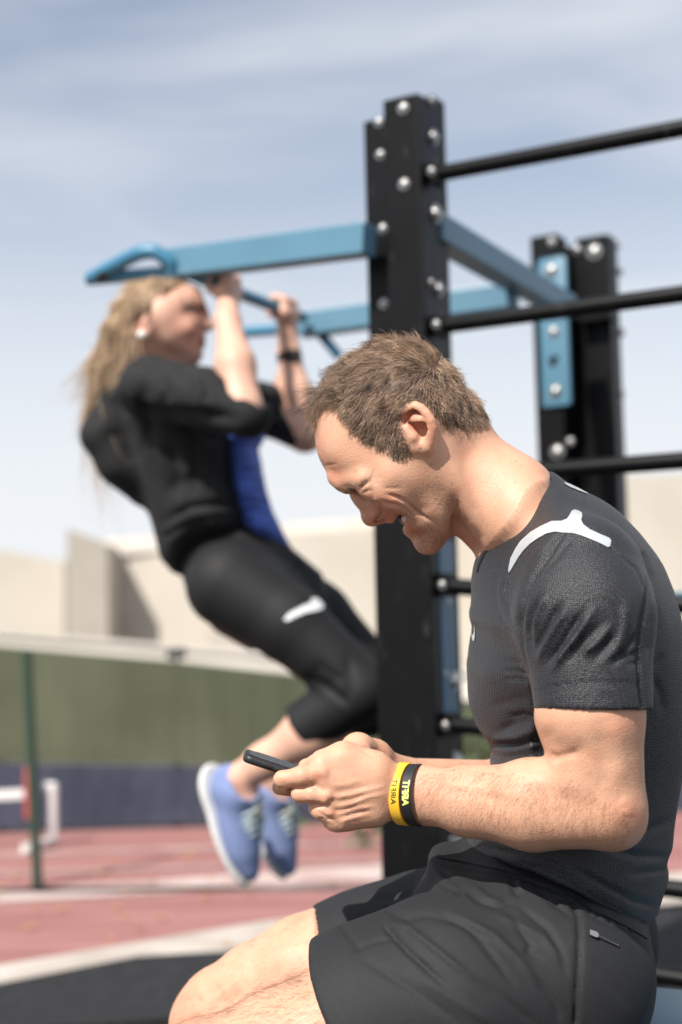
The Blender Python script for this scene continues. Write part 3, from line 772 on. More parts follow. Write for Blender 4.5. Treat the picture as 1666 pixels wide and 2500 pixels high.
def knit(name, c, sc, strength, dist, rough=.75, sheen=.3):
    def ex(t, b, tcn):
        v = N(t, 'ShaderNodeTexVoronoi'); v.inputs['Scale'].default_value = sc; v.inputs['Randomness'].default_value = .42; L(t, tcn.outputs['Object'], v.inputs['Vector'])
        n = N(t, 'ShaderNodeTexNoise'); n.inputs['Scale'].default_value = 26; n.inputs['Detail'].default_value = 5; L(t, tcn.outputs['Object'], n.inputs['Vector'])
        sm = N(t, 'ShaderNodeMath', operation='MULTIPLY_ADD'); L(t, n.outputs['Fac'], sm.inputs[0]); sm.inputs[1].default_value = .25; L(t, v.outputs['Distance'], sm.inputs[2])
        bp = N(t, 'ShaderNodeBump'); bp.inputs['Strength'].default_value = strength; bp.inputs['Distance'].default_value = dist; L(t, sm.outputs[0], bp.inputs['Height']); L(t, bp.outputs[0], b.inputs['Normal'])
        mr = N(t, 'ShaderNodeMapRange'); mr.inputs[1].default_value = 0; mr.inputs[2].default_value = .6; mr.inputs[3].default_value = 1.5; mr.inputs[4].default_value = .45; L(t, v.outputs['Distance'], mr.inputs[0])
        s_ = N(t, 'ShaderNodeVectorMath', operation='SCALE'); s_.inputs[0].default_value = c; L(t, mr.outputs[0], s_.inputs['Scale']); L(t, s_.outputs[0], b.inputs['Base Color'])
        b.inputs['Sheen Weight'].default_value = sheen; b.inputs['Sheen Roughness'].default_value = .5
    return mat(name, c, rough, extra=ex, spec=.5)
M['shirt'] = knit('charcoal_mesh_fabric', (.024, .025, .030), 480, .8, .0010, .52, .05)
M['shorts'] = mat('black_woven_nylon', (.019, .0195, .021), .72, spec=.30, bump=(60, .25, .002), vary=(900, .25))
M['trim'] = mat('black_trim', (.008, .008, .009), .7)
M['print'] = mat('pale_grey_print', (.43, .455, .465), .45)
M['sock'] = mat('grey_sock', (.2, .2, .2), .9)
# ================================================================ the man
DM = 1.60
def hc(*pp): return [(640 + a[0] / 2.24, 780 + a[1] / 2.24, *a[2:]) for a in pp]
def r3(*pp): return [(1040 + x / 2.5045, 1100 + y / 2.5045) for x, y in pp]
def h2(*pp): return [(580 + x / 4.3556, 1780 + y / 4.3556) for x, y in pp]
def s4(*pp): return [(400 + x / 1.2385, 2000 + y / 1.2385) for x, y in pp]
def f5(*pp): return [(820 + x / 5.2267, 1080 + y / 5.2267) for x, y in pp]
def HC(x, y, w): return C(640 + x / 2.24, 780 + y / 2.24, DM - w)
head_outline = hc((300, 500), (291, 560), (289, 640), (300, 720), (335, 805), (372, 850), (412, 890), (450, 922), (486, 940), (505, 950), (530, 978), (560, 1010), (600, 1045), (640, 1072), (672, 1090), (704, 1098), (738, 1100), (762, 1116), (782, 1140), (806, 1162), (838, 1178), (855, 1196), (864, 1220), (882, 1246), (912, 1257), (955, 1246), (1000, 1218), (1035, 1182), (1058, 1135), (1085, 1060), (1110, 960), (1140, 850), (1180, 740), (1196, 640), (1182, 560), (1150, 480), (1105, 395), (1060, 318), (1005, 245), (945, 188), (880, 150), (800, 128), (700, 122), (600, 150), (510, 190), (430, 255), (370, 330), (325, 420))
head_inner = hc((850, 300, .064), (650, 350, .058), (480, 450, .048), (400, 600, .043), (370, 730, .036), (450, 800, .043), (520, 700, .054), (600, 550, .063), (800, 450, .073), (1000, 430, .064), (950, 600, .070), (1100, 600, .052), (720, 650, .068), (640, 760, .062), (555, 850, .050), (480, 890, .030), (690, 880, .0655), (600, 930, .043), (760, 800, .069), (850, 720, .069), (940, 800, .064), (790, 950, .060), (690, 1000, .041), (730, 1060, .029), (640, 1030, .026), (575, 985, .022), (860, 950, .059), (980, 930, .056), (900, 1060, .050), (845, 1130, .030), (900, 1190, .027), (960, 1160, .036), (1010, 1090, .044), (800, 1090, .026), (1060, 900, .055), (700, 940, .056), (780, 1040, .037))
headR = Relief(head_outline, head_inner, DM, Rb=.05)
man = Shape()
man.add(headR, 0)
# neck
nk = [HC(980, 560, 0), HC(1150, 820, 0), C(1250, 1262, DM), C(1380, 1380, DM)]
man.chain([HC(1000, 620, 0), HC(1170, 880, 0), C(1228, 1232, DM), C(1330, 1390, DM)], [.048, .048, .049, .050], .012)
man.add(Cone(HC(960, 760, .052), C(1222, 1322, DM - .035), .013, .011), .022)     # neck muscle behind the ear to the collar bone
man.add(Cone(HC(960, 760, -.052), C(1222, 1322, DM + .035), .013, .011), .022)
man.add(Cone(HC(1050, 1010, 0), C(1192, 1340, DM), .022, .014), .012)             # throat
man.add(Cone(C(1200, 1172, DM), C(1330, 1310, DM), .034, .036), .02)             # nape into the back
for s_ in (1, -1):
    man.add(Cone(C(1260, 1215, DM - s_ * .03), C(1400, 1430, DM - s_ * .13), .036, .036), .04)
    man.add(Cone(C(1205, 1375, DM - s_ * .012), C(1310, 1400, DM - s_ * .10), .012, .018), .02)
# face details -------------------------------------------------------
def both(fn):
    for s_ in (1, -1): fn(s_)
both(lambda s_: man.sub(Ell(HC(556, 930, s_ * .048), (.013, .0085, .0135)), .013))                     # eye socket
both(lambda s_: man.sub(Ell(HC(535, 955, s_ * .022), (.010, .008, .008)), .014))                     # inner socket
both(lambda s_: man.add(Ell(HC(578, 905, s_ * .041), (.0088, .0088, .0088)), .004))                   # closed lid over the eye
both(lambda s_: man.add(Cone(HC(440, 888, s_ * .020), HC(558, 866, s_ * .049), .0080, .0068), .012))     # brow ridge
both(lambda s_: man.add(Cone(HC(400, 868, s_ * .010), HC(470, 918, s_ * .018), .0075, .006), .012))
man.chain([HC(520, 958, 0), HC(560, 1000, 0), HC(592, 1060, 0)], [.0085, .0078, .0098], .006)            # nose bridge
man.add(Ell(HC(601, 1083, 0), (.0112, .0104, .0100)), .006)                                            # tip
both(lambda s_: man.add(Cone(HC(540, 985, s_ * .006), HC(628, 1048, s_ * .012), .006, .006), .008))
both(lambda s_: man.add(Ell(HC(638, 1058, s_ * .0125), (.0082, .0100, .0066), rot=np.array([[.82, -.57, 0], [.57, .82, 0], [0, 0, 1]])), .005))   # wing
man.add(Cone(HC(606, 1098, 0), HC(664, 1092, 0), .0048, .005), .004)
both(lambda s_: man.sub(Cone(HC(636, 1098, s_ * .0075), HC(652, 1066, s_ * .0095), .0042, .0040), .002))   # nostril
# cheek raised by the smile, and the mouth
both(lambda s_: man.add(Ell(HC(668, 962, s_ * .046), (.022, .0120, .0115), rot=np.array([[.93, -.36, 0], [.36, .93, 0], [0, 0, 1]])), .020))
both(lambda s_: man.add(Cone(HC(742, 992, s_ * .043), HC(872, 1112, s_ * .034), .0045, .0040), .014))
man.add(Cone(HC(706, 1078, .006), HC(738, 1080, 0), .0075, .0062), .006)
both(lambda s_: man.chain([HC(722, 1084, 0), HC(738, 1068, s_ * .013), HC(776, 1024, s_ * .026)], [.0052, .0044, .0026], .004))
man.sub(Ell(HC(788, 1104, 0), (.0135, .0115, .023), rot=np.array([[.75, .66, 0], [-.66, .75, 0], [0, 0, 1]])), .004)
both(lambda s_: man.sub(Cone(HC(768, 1100, s_ * .008), HC(796, 1050, s_ * .032), .0085, .0042), .003))
both(lambda s_: man.chain([HC(812, 1148, 0), HC(818, 1122, s_ * .014), HC(812, 1070, s_ * .028)], [.0072, .0066, .0035], .006))
man.add(Ell(HC(906, 1206, 0), (.0165, .0165, .0195)), .010)                                             # chin
# ears ---------------------------------------------------------------
def ec(x, y): return (960 + x / 9.8, 970 + y / 9.8)
def ear(sg):
    def E(x, y, w): px, py = ec(x, y); return C(px, py, DM - .073) * np.array([1, 1, 0]) + np.array([0, 0, DM - sg * (.066 + w)])
    # plate
    man.add(Cone(E(560, 520, .006), E(620, 900, .006), .020, .017, flat=(0, 0, 1), fs=.28), .006)
    man.add(Cone(E(640, 900, .006), E(800, 1150, .003), .0155, .010, flat=(0, 0, 1), fs=.30), .006)
    # rim
    rim = [(215, 560, .003), (250, 400, .008), (360, 275, .013), (500, 245, .016), (640, 300, .0175), (770, 420, .019), (870, 570, .0195), (930, 740, .0185), (930, 900, .0165), (900, 1060, .0135), (860, 1200, .010), (800, 1290, .007)]
    man.chain([E(*p) for p in rim], [.0042, .0056, .0060, .0060, .0056, .0052, .0050, .0048, .0048, .0052, .0056, .0052], .0035)
    # hollow between rim and inner fold, then the bowl
    man.sub(Cone(E(330, 560, .012), E(500, 420, .0150), .0072, .0062), .002)
    man.sub(Cone(E(500, 420, .0175), E(700, 540, .0185), .0055, .0030), .002)
    man.chain([E(400, 620, .010), E(540, 540, .0150), (E(700, 600, .016)), E(820, 740, .0165), E(850, 900, .0145), E(800, 1060, .0105)], [.0034, .0052, .0050, .0046, .0046, .0048], .0035)
    man.sub(Cone(E(440, 700, .0100), E(700, 730, .0130), .0062, .0090), .002)
    man.sub(Cone(E(620, 800, .013), E(620, 1010, .0145), .0085, .0050), .003)
    man.add(Cone(E(370, 790, .008), E(480, 960, .010), .0062, .0068), .005)       # tragus
    man.add(Cone(E(520, 1180, .005), E(760, 1180, .0085), .0062, .0066), .006)     # lobe
ear(1); ear(-1)
# torso inside the shirt, arms, legs -------------------------------------
man.chain([C(1400, 1470, DM), C(1410, 1700, DM), C(1410, 2050, DM), C(1400, 2330, DM)], [.07, .08, .075, .08], .04)
LSh, LEl, LWr = C(1425, 1455, 1.435), C(1492, 1975, 1.400), C(1022, 1940, 1.500)
man.chain([C(1425, 1480, DM), LSh], [.06, .045], .03)
man.add(Cone(LSh, C(1443, 1640, 1.412), .045, .0490), .012); man.add(Cone(C(1443, 1640, 1.412), C(1444, 1740, 1.405), .049, .0505), .01)
man.add(Cone(C(1444, 1740, 1.405), C(1478, 1960, 1.400), .0505, .0390), .012)
man.add(Cone(C(1392, 1755, 1.405), C(1412, 1870, 1.403), .030, .022), .016)         # biceps
man.add(Cone(C(1476, 1975, 1.402), C(1300, 1966, 1.432), .0385, .0440), .012)
man.add(Cone(C(1300, 1966, 1.432), C(1150, 1956, 1.463), .0440, .0350, flat=(0, 0, 1), fs=.9), .01)
man.add(Cone(C(1150, 1956, 1.463), LWr, .0350, .0270, flat=(0.2, 0, 1), fs=.84), .01)
man.add(Ell(C(1508, 2012, 1.402), (.024, .022, .024)), .016)                           # elbow point
man.add(Cone(C(1410, 1905, 1.40), C(1290, 1925, 1.425), .024, .024), .016)
RSh, REl, RWr = C(1425, 1455, 1.765), C(1470, 1960, 1.80), C(952, 1905, 1.64)
man.chain([C(1425, 1480, DM), RSh, REl], [.06, .045, .040], .03)
man.chain([REl, C(1250, 1938, 1.73), RWr], [.044, .040, .026], .02)
for hip, kn, an in (((1360, 2400, 1.51), (505, 2635, 1.45), (560, 3400, 1.47)), ((1400, 2260, 1.70), (536, 2506, 1.74), (520, 3180, 1.76))):
    h_, k_, a_ = C(*hip), C(*kn), C(*an)
    a_ = a_.copy(); 
    # ankle height 0.09 m above the floor
    aw = to_world(a_); kw = to_world(k_); aw = np.array([kw[0] + .05, kw[1] + .01, .09]); a_ = to_cam(aw)
    mid = h_ * .45 + k_ * .55
    if h_[2] > 1.6: man.chain([h_, C(905, 2345, 1.72), C(755, 2394, 1.73), C(642, 2440, 1.735), C(561, 2476, 1.74), k_], [.084, .083, .078, .069, .060, .052], .008)
    else: man.chain([h_, mid, h_ * .2 + k_ * .8, k_], [.084, .078, .064, .053], .012)
    man.add(Ell(k_ + np.array([-.008, .002, 0]), (.049, .048, .047)), .012)
    man.add(Cone(h_ * .2 + k_ * .8 + np.array([0, .014, 0]), h_ * .45 + k_ * .55 + np.array([0, .02, 0]), .042, .055), .03)
    cm = k_ * .62 + a_ * .38 + np.array([.022, 0, 0])
    man.chain([k_, cm, a_], [.050, .052, .034], .03)
    man.add(Cone(a_, a_ + np.array([-.10, -.055, 0]), .034, .028), .02)
# near hand ------------------------------------------------------------
dH = 1.478
def hp_(x, y, d=dH): px, py = h2((x, y))[0]; return C(px, py, d)
wr = C(1000, 1938, 1.500)
man.add(Cone(wr, hp_(1500, 640, 1.492), .0262, .0262, flat=(0.2, 0, 1), fs=.68), .02)
mcp = [(905, 405, 1.482), (905, 560, 1.4745), (945, 745, 1.474), (985, 905, 1.477)]
cmc = [(1400, 480, 1.490), (1440, 600, 1.486), (1440, 720, 1.486), (1430, 850, 1.490)]
for (a, b, c_), (d, e, g_), r1, r2 in zip(cmc, mcp, (.0165, .0150, .0150, .0145), (.0128, .0118, .0112, .0105)):
    man.add(Cone(hp_(a, b, c_), hp_(d, e, g_), r1, r2), .010)
man.add(Cone(hp_(1450, 420, 1.494), hp_(1130, 300, 1.492), .0190, .0155), .012)        # thumb base mass, forms the top edge
man.add(Cone(hp_(1130, 310, 1.492), hp_(905, 345, 1.486), .0155, .0120), .010)
man.add(Cone(hp_(1450, 880, 1.492), hp_(1130, 930, 1.486), .0150, .0140), .012)        # heel of the little finger side
man.add(Cone(hp_(1130, 935, 1.486), hp_(1075, 965, 1.480), .0135, .0110), .008)
def finger(pts, rad, k=.004):
    P = [hp_(*p) for p in pts]
    man.chain(P, rad, k)
    for p, r in zip(P[1:-1], rad[1:-1]): man.add(Ell(p, (r * 1.06, r * 1.06, r * 1.06)), k)
finger([(890, 470, 1.474), (690, 500, 1.470), (480, 535, 1.476), (500, 590, 1.503), (560, 600, 1.524)], [.0118, .0104, .0088, .0084, .0074], .002)
finger([(930, 705, 1.470), (790, 690, 1.470), (665, 690, 1.474), (660, 610, 1.502), (700, 560, 1.520)], [.0108, .0094, .0086, .0083, .0075], .002)
finger([(965, 870, 1.474), (900, 862, 1.475), (858, 842, 1.482), (840, 740, 1.506), (880, 660, 1.522)], [.0105, .0092, .0086, .0082, .0072])
finger([(1040, 985, 1.480), (1010, 965, 1.483), (985, 930, 1.493), (950, 830, 1.512), (960, 740, 1.524)], [.0102, .0088, .0080, .0075, .0068])
finger([(1150, 330, 1.500), (1000, 330, 1.515), (850, 370, 1.528), (730, 400, 1.538)], [.0135, .0112, .0098, .0088])   # thumb, lies on the screen behind the knuckles
man.sub(Cone(hp_(795, 603, 1.4605), hp_(560, 640, 1.4640), .0022, .0034), .002)
man.sub(Cone(hp_(935, 812, 1.4620), hp_(770, 800, 1.4640), .0022, .0036), .002)
man.sub(Cone(hp_(1000, 940, 1.4680), hp_(900, 925, 1.4700), .0018, .0026), .002)
# far hand ---------------------------------------------------------------
man.add(Cone(RWr, hp_(1450, 330, 1.62), .024, .021, flat=(0, 0, 1), fs=.7), .02)
man.add(Cone(hp_(1450, 300, 1.62), hp_(1290, 215, 1.60), .019, .0165), .010)
man.add(Ell(hp_(1275, 205, 1.60), (.0185, .0170, .016)), .008)
for q, (a, b) in enumerate(((1180, 300), (1150, 400), (1130, 500), (1120, 590))):
    man.add(Cone(hp_(1420, 380 + 40 * q, 1.62), hp_(a, b + 20, 1.605), .015, .0115), .008)
finger([(1180, 330, 1.600), (960, 470, 1.598), (800, 560, 1.580), (640, 640, 1.560)], [.0112, .0095, .0086, .0078])
finger([(1150, 430, 1.605), (900, 590, 1.602), (640, 640, 1.575), (445, 622, 1.545)], [.0112, .0098, .0090, .0080])
finger([(1130, 520, 1.605), (930, 640, 1.602), (800, 700, 1.580), (700, 690, 1.560)], [.0105, .0092, .0084, .0074])
finger([(1120, 600, 1.602), (990, 690, 1.600), (900, 740, 1.580), (820, 740, 1.565)], [.0095, .0084, .0078, .0070])
finger([(1300, 250, 1.585), (1120, 290, 1.565), (960, 330, 1.552), (840, 365, 1.546)], [.0145, .0118, .0100, .0088])
V, Q = man.mesh(.0021, smooth=1)
print('man body', len(V), len(Q))
# t-shirt -------------------------------------------------------------------------
to = [(1347, 1152), (1371, 1170), (1399, 1188), (1439, 1205), (1479, 1226), (1519, 1257), (1559, 1300), (1599, 1352), (1623, 1395), (1643, 1445), (1658, 1500), (1668, 1560), (1676, 1640), (1678, 1740), (1672, 1830), (1658, 1910), (1644, 1995), (1636, 2070), (1624, 2096), (1630, 2120), (1622, 2160), (1606, 2205), (1604, 2240), (1602, 2300), (1570, 2380), (1400, 2330), (1225, 2240), (1140, 2180), (1138, 2120), (1141, 2070), (1150, 2040), (1172, 2000), (1190, 1960), (1201, 1890), (1200, 1840), (1192, 1815), (1180, 1798), (1163, 1775), (1150, 1740), (1141, 1695), (1140, 1640), (1146, 1575), (1154, 1530), (1152, 1480), (1152, 1420), (1160, 1375), (1178, 1330), (1240, 1240), (1290, 1175), (1320, 1155)]
ti = [(1340, 1250, .100), (1300, 1300, .105), (1250, 1330, .085), (1205, 1400, .070), (1210, 1520, .110), (1300, 1500, .150), (1420, 1330, .140), (1500, 1320, .100), (1450, 1450, .165), (1560, 1440, .125), (1600, 1600, .115), (1450, 1650, .155), (1230, 1650, .120), (1300, 1750, .135), (1450, 1900, .140), (1270, 1900, .115), (1580, 1850, .110), (1240, 2050, .095), (1450, 2080, .140), (1560, 2150, .112), (1330, 2090, .130), (1400, 2240, .138), (1520, 2280, .115), (1250, 2180, .105), (1180, 1640, .080)]
torso = Relief(to, ti, DM, Rb=.075, h=.004)
sh = Shape().add(torso, 0)
HEM = []
for s_, dz in ((1, 0), (-1, 1)):
    A_, B_, C_ = (C(1432, 1400, 1.455), C(1432, 1500, 1.430), C(1452, 1760, 1.403)) if s_ > 0 else (C(1432, 1440, 1.745), C(1440, 1500, 1.765), C(1452, 1760, 1.795))
    sh.add(Cone(A_, B_, .058, .0655), .045); sh.add(Cone(B_, C_, .0655, .0572), .018)
    ax = C_ - B_; ax /= np.linalg.norm(ax)
    cut = C(1442, 1733 if s_ > 0 else 1715, C_[2])
    HEM.append((cut, ax))
    sh.sub(Both(Half(cut + ax * .10, ax), Half(cut, -ax), Ell(cut + ax * .05, (.10, .06, .10))), .003)
sh.sub(Poly([(1050, 2172), (1167, 2156), (1230, 2128), (1300, 2130), (1400, 2167), (1500, 2230), (1600, 2288), (1800, 2345), (1800, 2800), (1000, 2800)], 1.47, 1.0, 2.3), .004)
shirt_full = Shape(); shirt_full.ops = [o for o in sh.ops if o[0] == '+']
# shorts ----------------------------------------------------------------------------
so_ = [(1048, 2092), (1075, 2080), (1120, 2074), (1160, 2040), (1240, 2010), (1400, 2030), (1540, 2090), (1580, 2180), (1578, 2285), (1584, 2320), (1584, 2360), (1574, 2410), (1556, 2470), (1535, 2540), (1500, 2600), (1350, 2640), (1150, 2640), (1040, 2560), (1000, 2450), (990, 2300), (1010, 2180), (1040, 2140)]
si = [(1120, 2160, .10), (1250, 2250, .155), (1400, 2300, .175), (1500, 2400, .165), (1300, 2450, .18), (1150, 2350, .15), (1550, 2350, .125), (1200, 2120, .095), (1400, 2190, .125), (1300, 2110, .10), (1500, 2230, .112), (1400, 2100, .10), (1400, 2520, .16), (1080, 2130, .065), (1090, 2450, .12)]
pel = Relief(so_, si, DM, Rb=.08, h=.004)
st = Shape().add(pel, 0)
st.chain([C(1350, 2400, 1.50), C(1100, 2440, 1.475), C(905, 2500, 1.465), C(740, 2558, 1.46)], [.106, .104, .097, .089], .03)
st.chain([C(1400, 2290, 1.70), C(1045, 2325, 1.72), C(905, 2355, 1.735), C(720, 2408, 1.745)], [.100, .091, .086, .084], .03)
shorts_full = Shape(); shorts_full.ops = [o for o in st.ops if o[0] == '+']

COL = Poly([(1150, 1392), (1164, 1392), (1178, 1352), (1190, 1333), (1209, 1304), (1240, 1257), (1268, 1212), (1288, 1186), (1316, 1169), (1346, 1163), (1420, 1060), (1400, 500), (600, 500), (600, 1392)], 1.52, 1.0, 2.2)
dc = COL.f(V)
msk = (V[:, 1] > C(0, 1725, 1.44)[1]) & (dc > .004) & (V[:, 0] > C(1150, 0, 1.6)[0])
for c_, ax in HEM: msk &= ~(((V - c_) @ ax > -.004) & (np.abs(V[:, 2] - c_[2]) < .09) & (V[:, 1] < C(0, 1600, 1.44)[1]))
V = tuck(V, shirt_full, msk, wgt=np.clip((dc - .003) / .010, 0, 1))
msk = (V[:, 1] < C(0, 2150, 1.6)[1])
near_ = V[:, 2] < 1.60
h1 = Poly([(748, 2000), (752, 2330), (757, 2351), (775, 2392), (797, 2432), (838, 2500), (900, 2700), (1000, 4200), (-900, 4200), (-900, 2000)], 1.46, 0, 9).f(V); h2_ = Poly([(755, 2150), (756, 2232), (762, 2290), (774, 2350), (790, 2420), (810, 2700), (900, 4200), (-900, 4200), (-900, 2150)], 1.70, 0, 9).f(V)
msk &= np.where(near_, h1, h2_) > .006
V = tuck(V, shorts_full, msk)
# creases and ridges -------------------------------------------------------
wr_lines = [
    (f5((700, 680), (800, 700), (900, 760), (1000, 850), (1120, 950), (1240, 1030)), .0029, 2.5),
    (f5((640, 660), (760, 690), (860, 760)), .0012, 3.0),
    (f5((560, 740), (680, 790), (780, 800), (880, 850), (960, 920)), .0022, 3.6),
    (f5((880, 800), (980, 900), (1080, 990)), -.0008, 6),
    (f5((440, 470), (470, 430), (500, 350)), .0014, 1.6), (f5((450, 480), (520, 450), (600, 440)), .0009, 1.5), (f5((460, 500), (540, 510)), .0009, 1.5), (f5((430, 450), (430, 390)), .0009, 1.6),
    (f5((600, 580), (700, 590), (830, 580)), .0009, 2.0), (f5((475, 600), (480, 680), (470, 740)), .0010, 3),
    (f5((300, 600), (360, 540), (440, 480)), .0026, 2.6),
    (f5((340, 640), (400, 620), (460, 600)), .0014, 2.2),
    (f5((470, 760), (560, 790), (600, 850), (590, 900)), .0020, 2.6),
    (hc((330, 800), (370, 795), (410, 790)), .0007, 2.0), (hc((300, 700), (330, 735), (345, 790)), .0005, 2.5),
    (hc((1058, 1145), (1062, 1060), (1050, 980)), .0035, 7), (hc((1000, 1215), (1040, 1160), (1062, 1080)), .0015, 5),
    (hc((1150, 1200), (1130, 1050), (1090, 880), (1020, 760)), -.0016, 10),
    (hc((1180, 1300), (1150, 1180), (1100, 1060)), .0018, 8), (hc((1205, 1240), (1190, 1120), (1150, 980)), .0020, 9),
    (f5((1100, 780), (1150, 900), (1230, 1000), (1280, 1120)), .0016, 10),
    # hand
    (h2((800, 592), (700, 614), (560, 634)), .0030, 2.2, 0), (h2((780, 790), (860, 815), (940, 810)), .0030, 2.4), (h2((860, 870), (930, 930), (1000, 950)), .0018, 2.2), (h2((520, 560), (530, 600)), .0004, 1.3), (h2((495, 550), (505, 600)), .0004, 1.3), (h2((550, 540), (555, 590)), .0004, 1.3),
    (h2((820, 470), (860, 520), (900, 520)), .0007, 3), (h2((830, 600), (870, 640), (960, 670)), .0012, 5), (h2((960, 800), (1000, 760), (1080, 760)), .0010, 5),
    (h2((1000, 600), (1150, 590), (1300, 540)), -.0009, 3.4), (h2((1000, 730), (1200, 700), (1400, 650), (1560, 610)), -.0013, 3.2), (h2((1060, 830), (1200, 800), (1400, 720), (1568, 690)), -.0014, 3.0),
    (h2((1080, 900), (1250, 850), (1450, 820)), -.0012, 3.2), (h2((1100, 980), (1250, 940), (1400, 900)), -.0010, 3), (h2((1010, 860), (1100, 870), (1250, 830)), .0012, 3.4), (h2((1060, 960), (1200, 905), (1420, 860)), .0014, 3.2),
    (h2((1030, 680), (1200, 650), (1400, 600)), .0009, 4), (h2((1050, 780), (1200, 750), (1400, 690)), .0009, 3.4), (h2((900, 760), (960, 770)), -.0012, 5), (h2((960, 900), (1030, 900)), -.0010, 4.5),
    (h2((1050, 980), (1080, 1010), (1100, 1050)), .0010, 2.5), (h2((1350, 170), (1365, 220)), .0007, 1.5), (h2((1375, 180), (1385, 225)), .0007, 1.5), (h2((1160, 190), (1250, 200), (1340, 230), (1500, 330)), .0010, 2.4),
    # arm
    (r3((780, 1880), (850, 1870), (930, 1850)), .0022, 7), (r3((760, 1850), (790, 1890), (780, 1910)), .0020, 5), (r3((700, 1700), (760, 1800), (900, 1850), (1000, 1800)), .0022, 18),
    (r3((1130, 1640), (1180, 1750), (1200, 1900), (1160, 2050)), -.0018, 18), (r3((1060, 1700), (1090, 1900), (1080, 2100)), .0014, 14), (r3((500, 2000), (800, 2010), (1000, 2100)), -.0010, 16),
    (r3((1190, 2130), (1230, 2180), (1220, 2240)), -.0018, 12), (r3((100, 2060), (300, 2080), (500, 2130)), .0012, 12), ([(1065, 1905), (1150, 1925), (1280, 1945)], -.0012, 9),
    # legs
    (s4((100, 560), (140, 520), (170, 500)), .0020, 14), (s4((60, 560), (90, 540), (110, 560)), .0026, 9), (s4((45, 540), (75, 500), (120, 480)), -.0030, 12), (s4((100, 600), (160, 560), (250, 520)), .0030, 12), (s4((200, 480), (300, 430), (420, 380)), -.0030, 22),
]
V = sculpt(V, Q, [(a[0], a[1] * 1.0, *a[2:]) for a in wr_lines])
nn = normals(V, Q)
pj = proj(V)
RED = paint(V, [([f5((450, 1000))[0]], .55, 22), (f5((420, 900), (520, 860)), .40, 14), (f5((620, 900), (700, 930), (760, 960)), .5, 9), (f5((900, 1080), (1000, 1120), (1040, 1150)), .8, 10), ([f5((940, 1060))[0]], .6, 12),
    (f5((520, 700), (700, 730)), .28, 16), ([ec(320, 560), ec(500, 420)], .75, 5), ([ec(420, 690), ec(720, 740)], .8, 6), ([ec(980, 760), ec(900, 1180)], .45, 4), ([ec(350, 330), ec(520, 300), ec(800, 500), ec(950, 760)], .30, 5),
    ([h2((860, 510))[0]], .55, 9), ([h2((930, 760))[0]], .4, 9), ([h2((450, 540))[0]], .35, 9), ([h2((1000, 900))[0]], .3, 9), ([r3((1230, 2200))[0]], .5, 22), ([r3((1180, 2240))[0]], .35, 30), ([hc((390, 850))[0]], .40, 22), (hc((300, 650), (340, 800)), .22, 12),
    (hc((1060, 1180), (1150, 1230)), .35, 14), ([s4((60, 560))[0]], .35, 45), ([r3((1180, 1680))[0]], .25, 25)])
DK = paint(V, [(hc((860, 1180), (900, 1220), (960, 1200)), .50, 15), (hc((760, 1040), (760, 1062)), .30, 7), (f5((1000, 900), (1150, 1020), (1260, 1150)), .40, 16), (hc((900, 930), (980, 1000)), .38, 22), (hc((1030, 1000), (1040, 1120)), .38, 20), (hc((960, 900), (880, 950)), .18, 16),
    (f5((270, 615), (330, 560), (400, 500), (440, 475)), .75, 3.2), (f5((330, 620), (400, 615), (455, 600)), .6, 2.2), (f5((60, 590), (200, 600), (300, 540), (380, 480)), .40, 6.0),  # lash and socket lines carry painted socket shade; last line is the brow
    (f5((500, 990), (560, 900)), .8, 3.5), ([f5((885, 1000))[0], f5((905, 920))[0]], .6, 3), (f5((1100, 1300), (1250, 1290), (1330, 1200)), .35, 14)])
rm = np.random.default_rng(77)
for x0, x1, y0, y1, k_ in ((1040, 1560, 1780, 2060, 8), (1090, 1300, 1080, 1300, 8), (860, 1080, 1050, 1200, 8), (480, 800, 2280, 2480, 8)):
    for _ in range(k_): DK = paint(V, [([(rm.uniform(x0, x1), rm.uniform(y0, y1))], rm.uniform(.35, .8), rm.uniform(1.3, 2.2))], DK)
# hair line shading on the scalp
hair_poly = hc((262, 600), (300, 560), (330, 500), (370, 480), (420, 520), (440, 590), (500, 650), (560, 700), (610, 712), (655, 735), (700, 782), (745, 796), (790, 792), (818, 762), (812, 700), (786, 640), (762, 575), (772, 515), (830, 466), (880, 490), (925, 545), (950, 575), (1000, 600), (1050, 596), (1090, 622), (1150, 620), (1250, 600), (1240, 500), (1150, 300), (950, 60), (600, 60), (300, 150), (150, 400))
HP = np.array(hair_poly)
# scalp mask evaluated with the pixel of the point moved to its plane of symmetry (same for both sides)
flat = V.copy(); sidew = np.clip(DM - V[:, 2], -.08, .08)
flatp = np.stack([CX + V[:, 0] / (DM - .045) * F, CY - V[:, 1] / (DM - .045) * F], 1)
hd_sel = (V[:, 1] > C(0, 1140, DM)[1]) & (V[:, 0] < C(1260, 0, DM)[0]) & (V[:, 0] > C(740, 0, DM)[0])
dsil = seg2(flatp, HP); scalp = hd_sel & inside2(flatp, HP)
# not on the ears
ears = np.zeros(len(V), bool); ep = np.array([ec(190, 600), ec(210, 400), ec(350, 230), ec(520, 190), (ec(700, 250)), ec(850, 400), ec(970, 600), ec(1010, 900), ec(900, 1300), ec(700, 1350), ec(300, 1100), ec(260, 800)])
ears = inside2(flatp, ep) & (np.abs(V[:, 2] - DM) > .060)
scalp &= ~ears
DK = np.maximum(DK, scalp * np.clip(dsil / 24, 0, 1) * 2.6)
body = skin_obj('person', V, Q, M['skin'])
attr(body.data, 'red', RED); attr(body.data, 'dark', DK)
tag(body, 'seated man in a charcoal training shirt and black shorts, smiling down at his phone', 'person')
# the person is an Empty-free thing: body mesh is the top-level object, clothes and hair hang under it
manV, manQ = V, Q
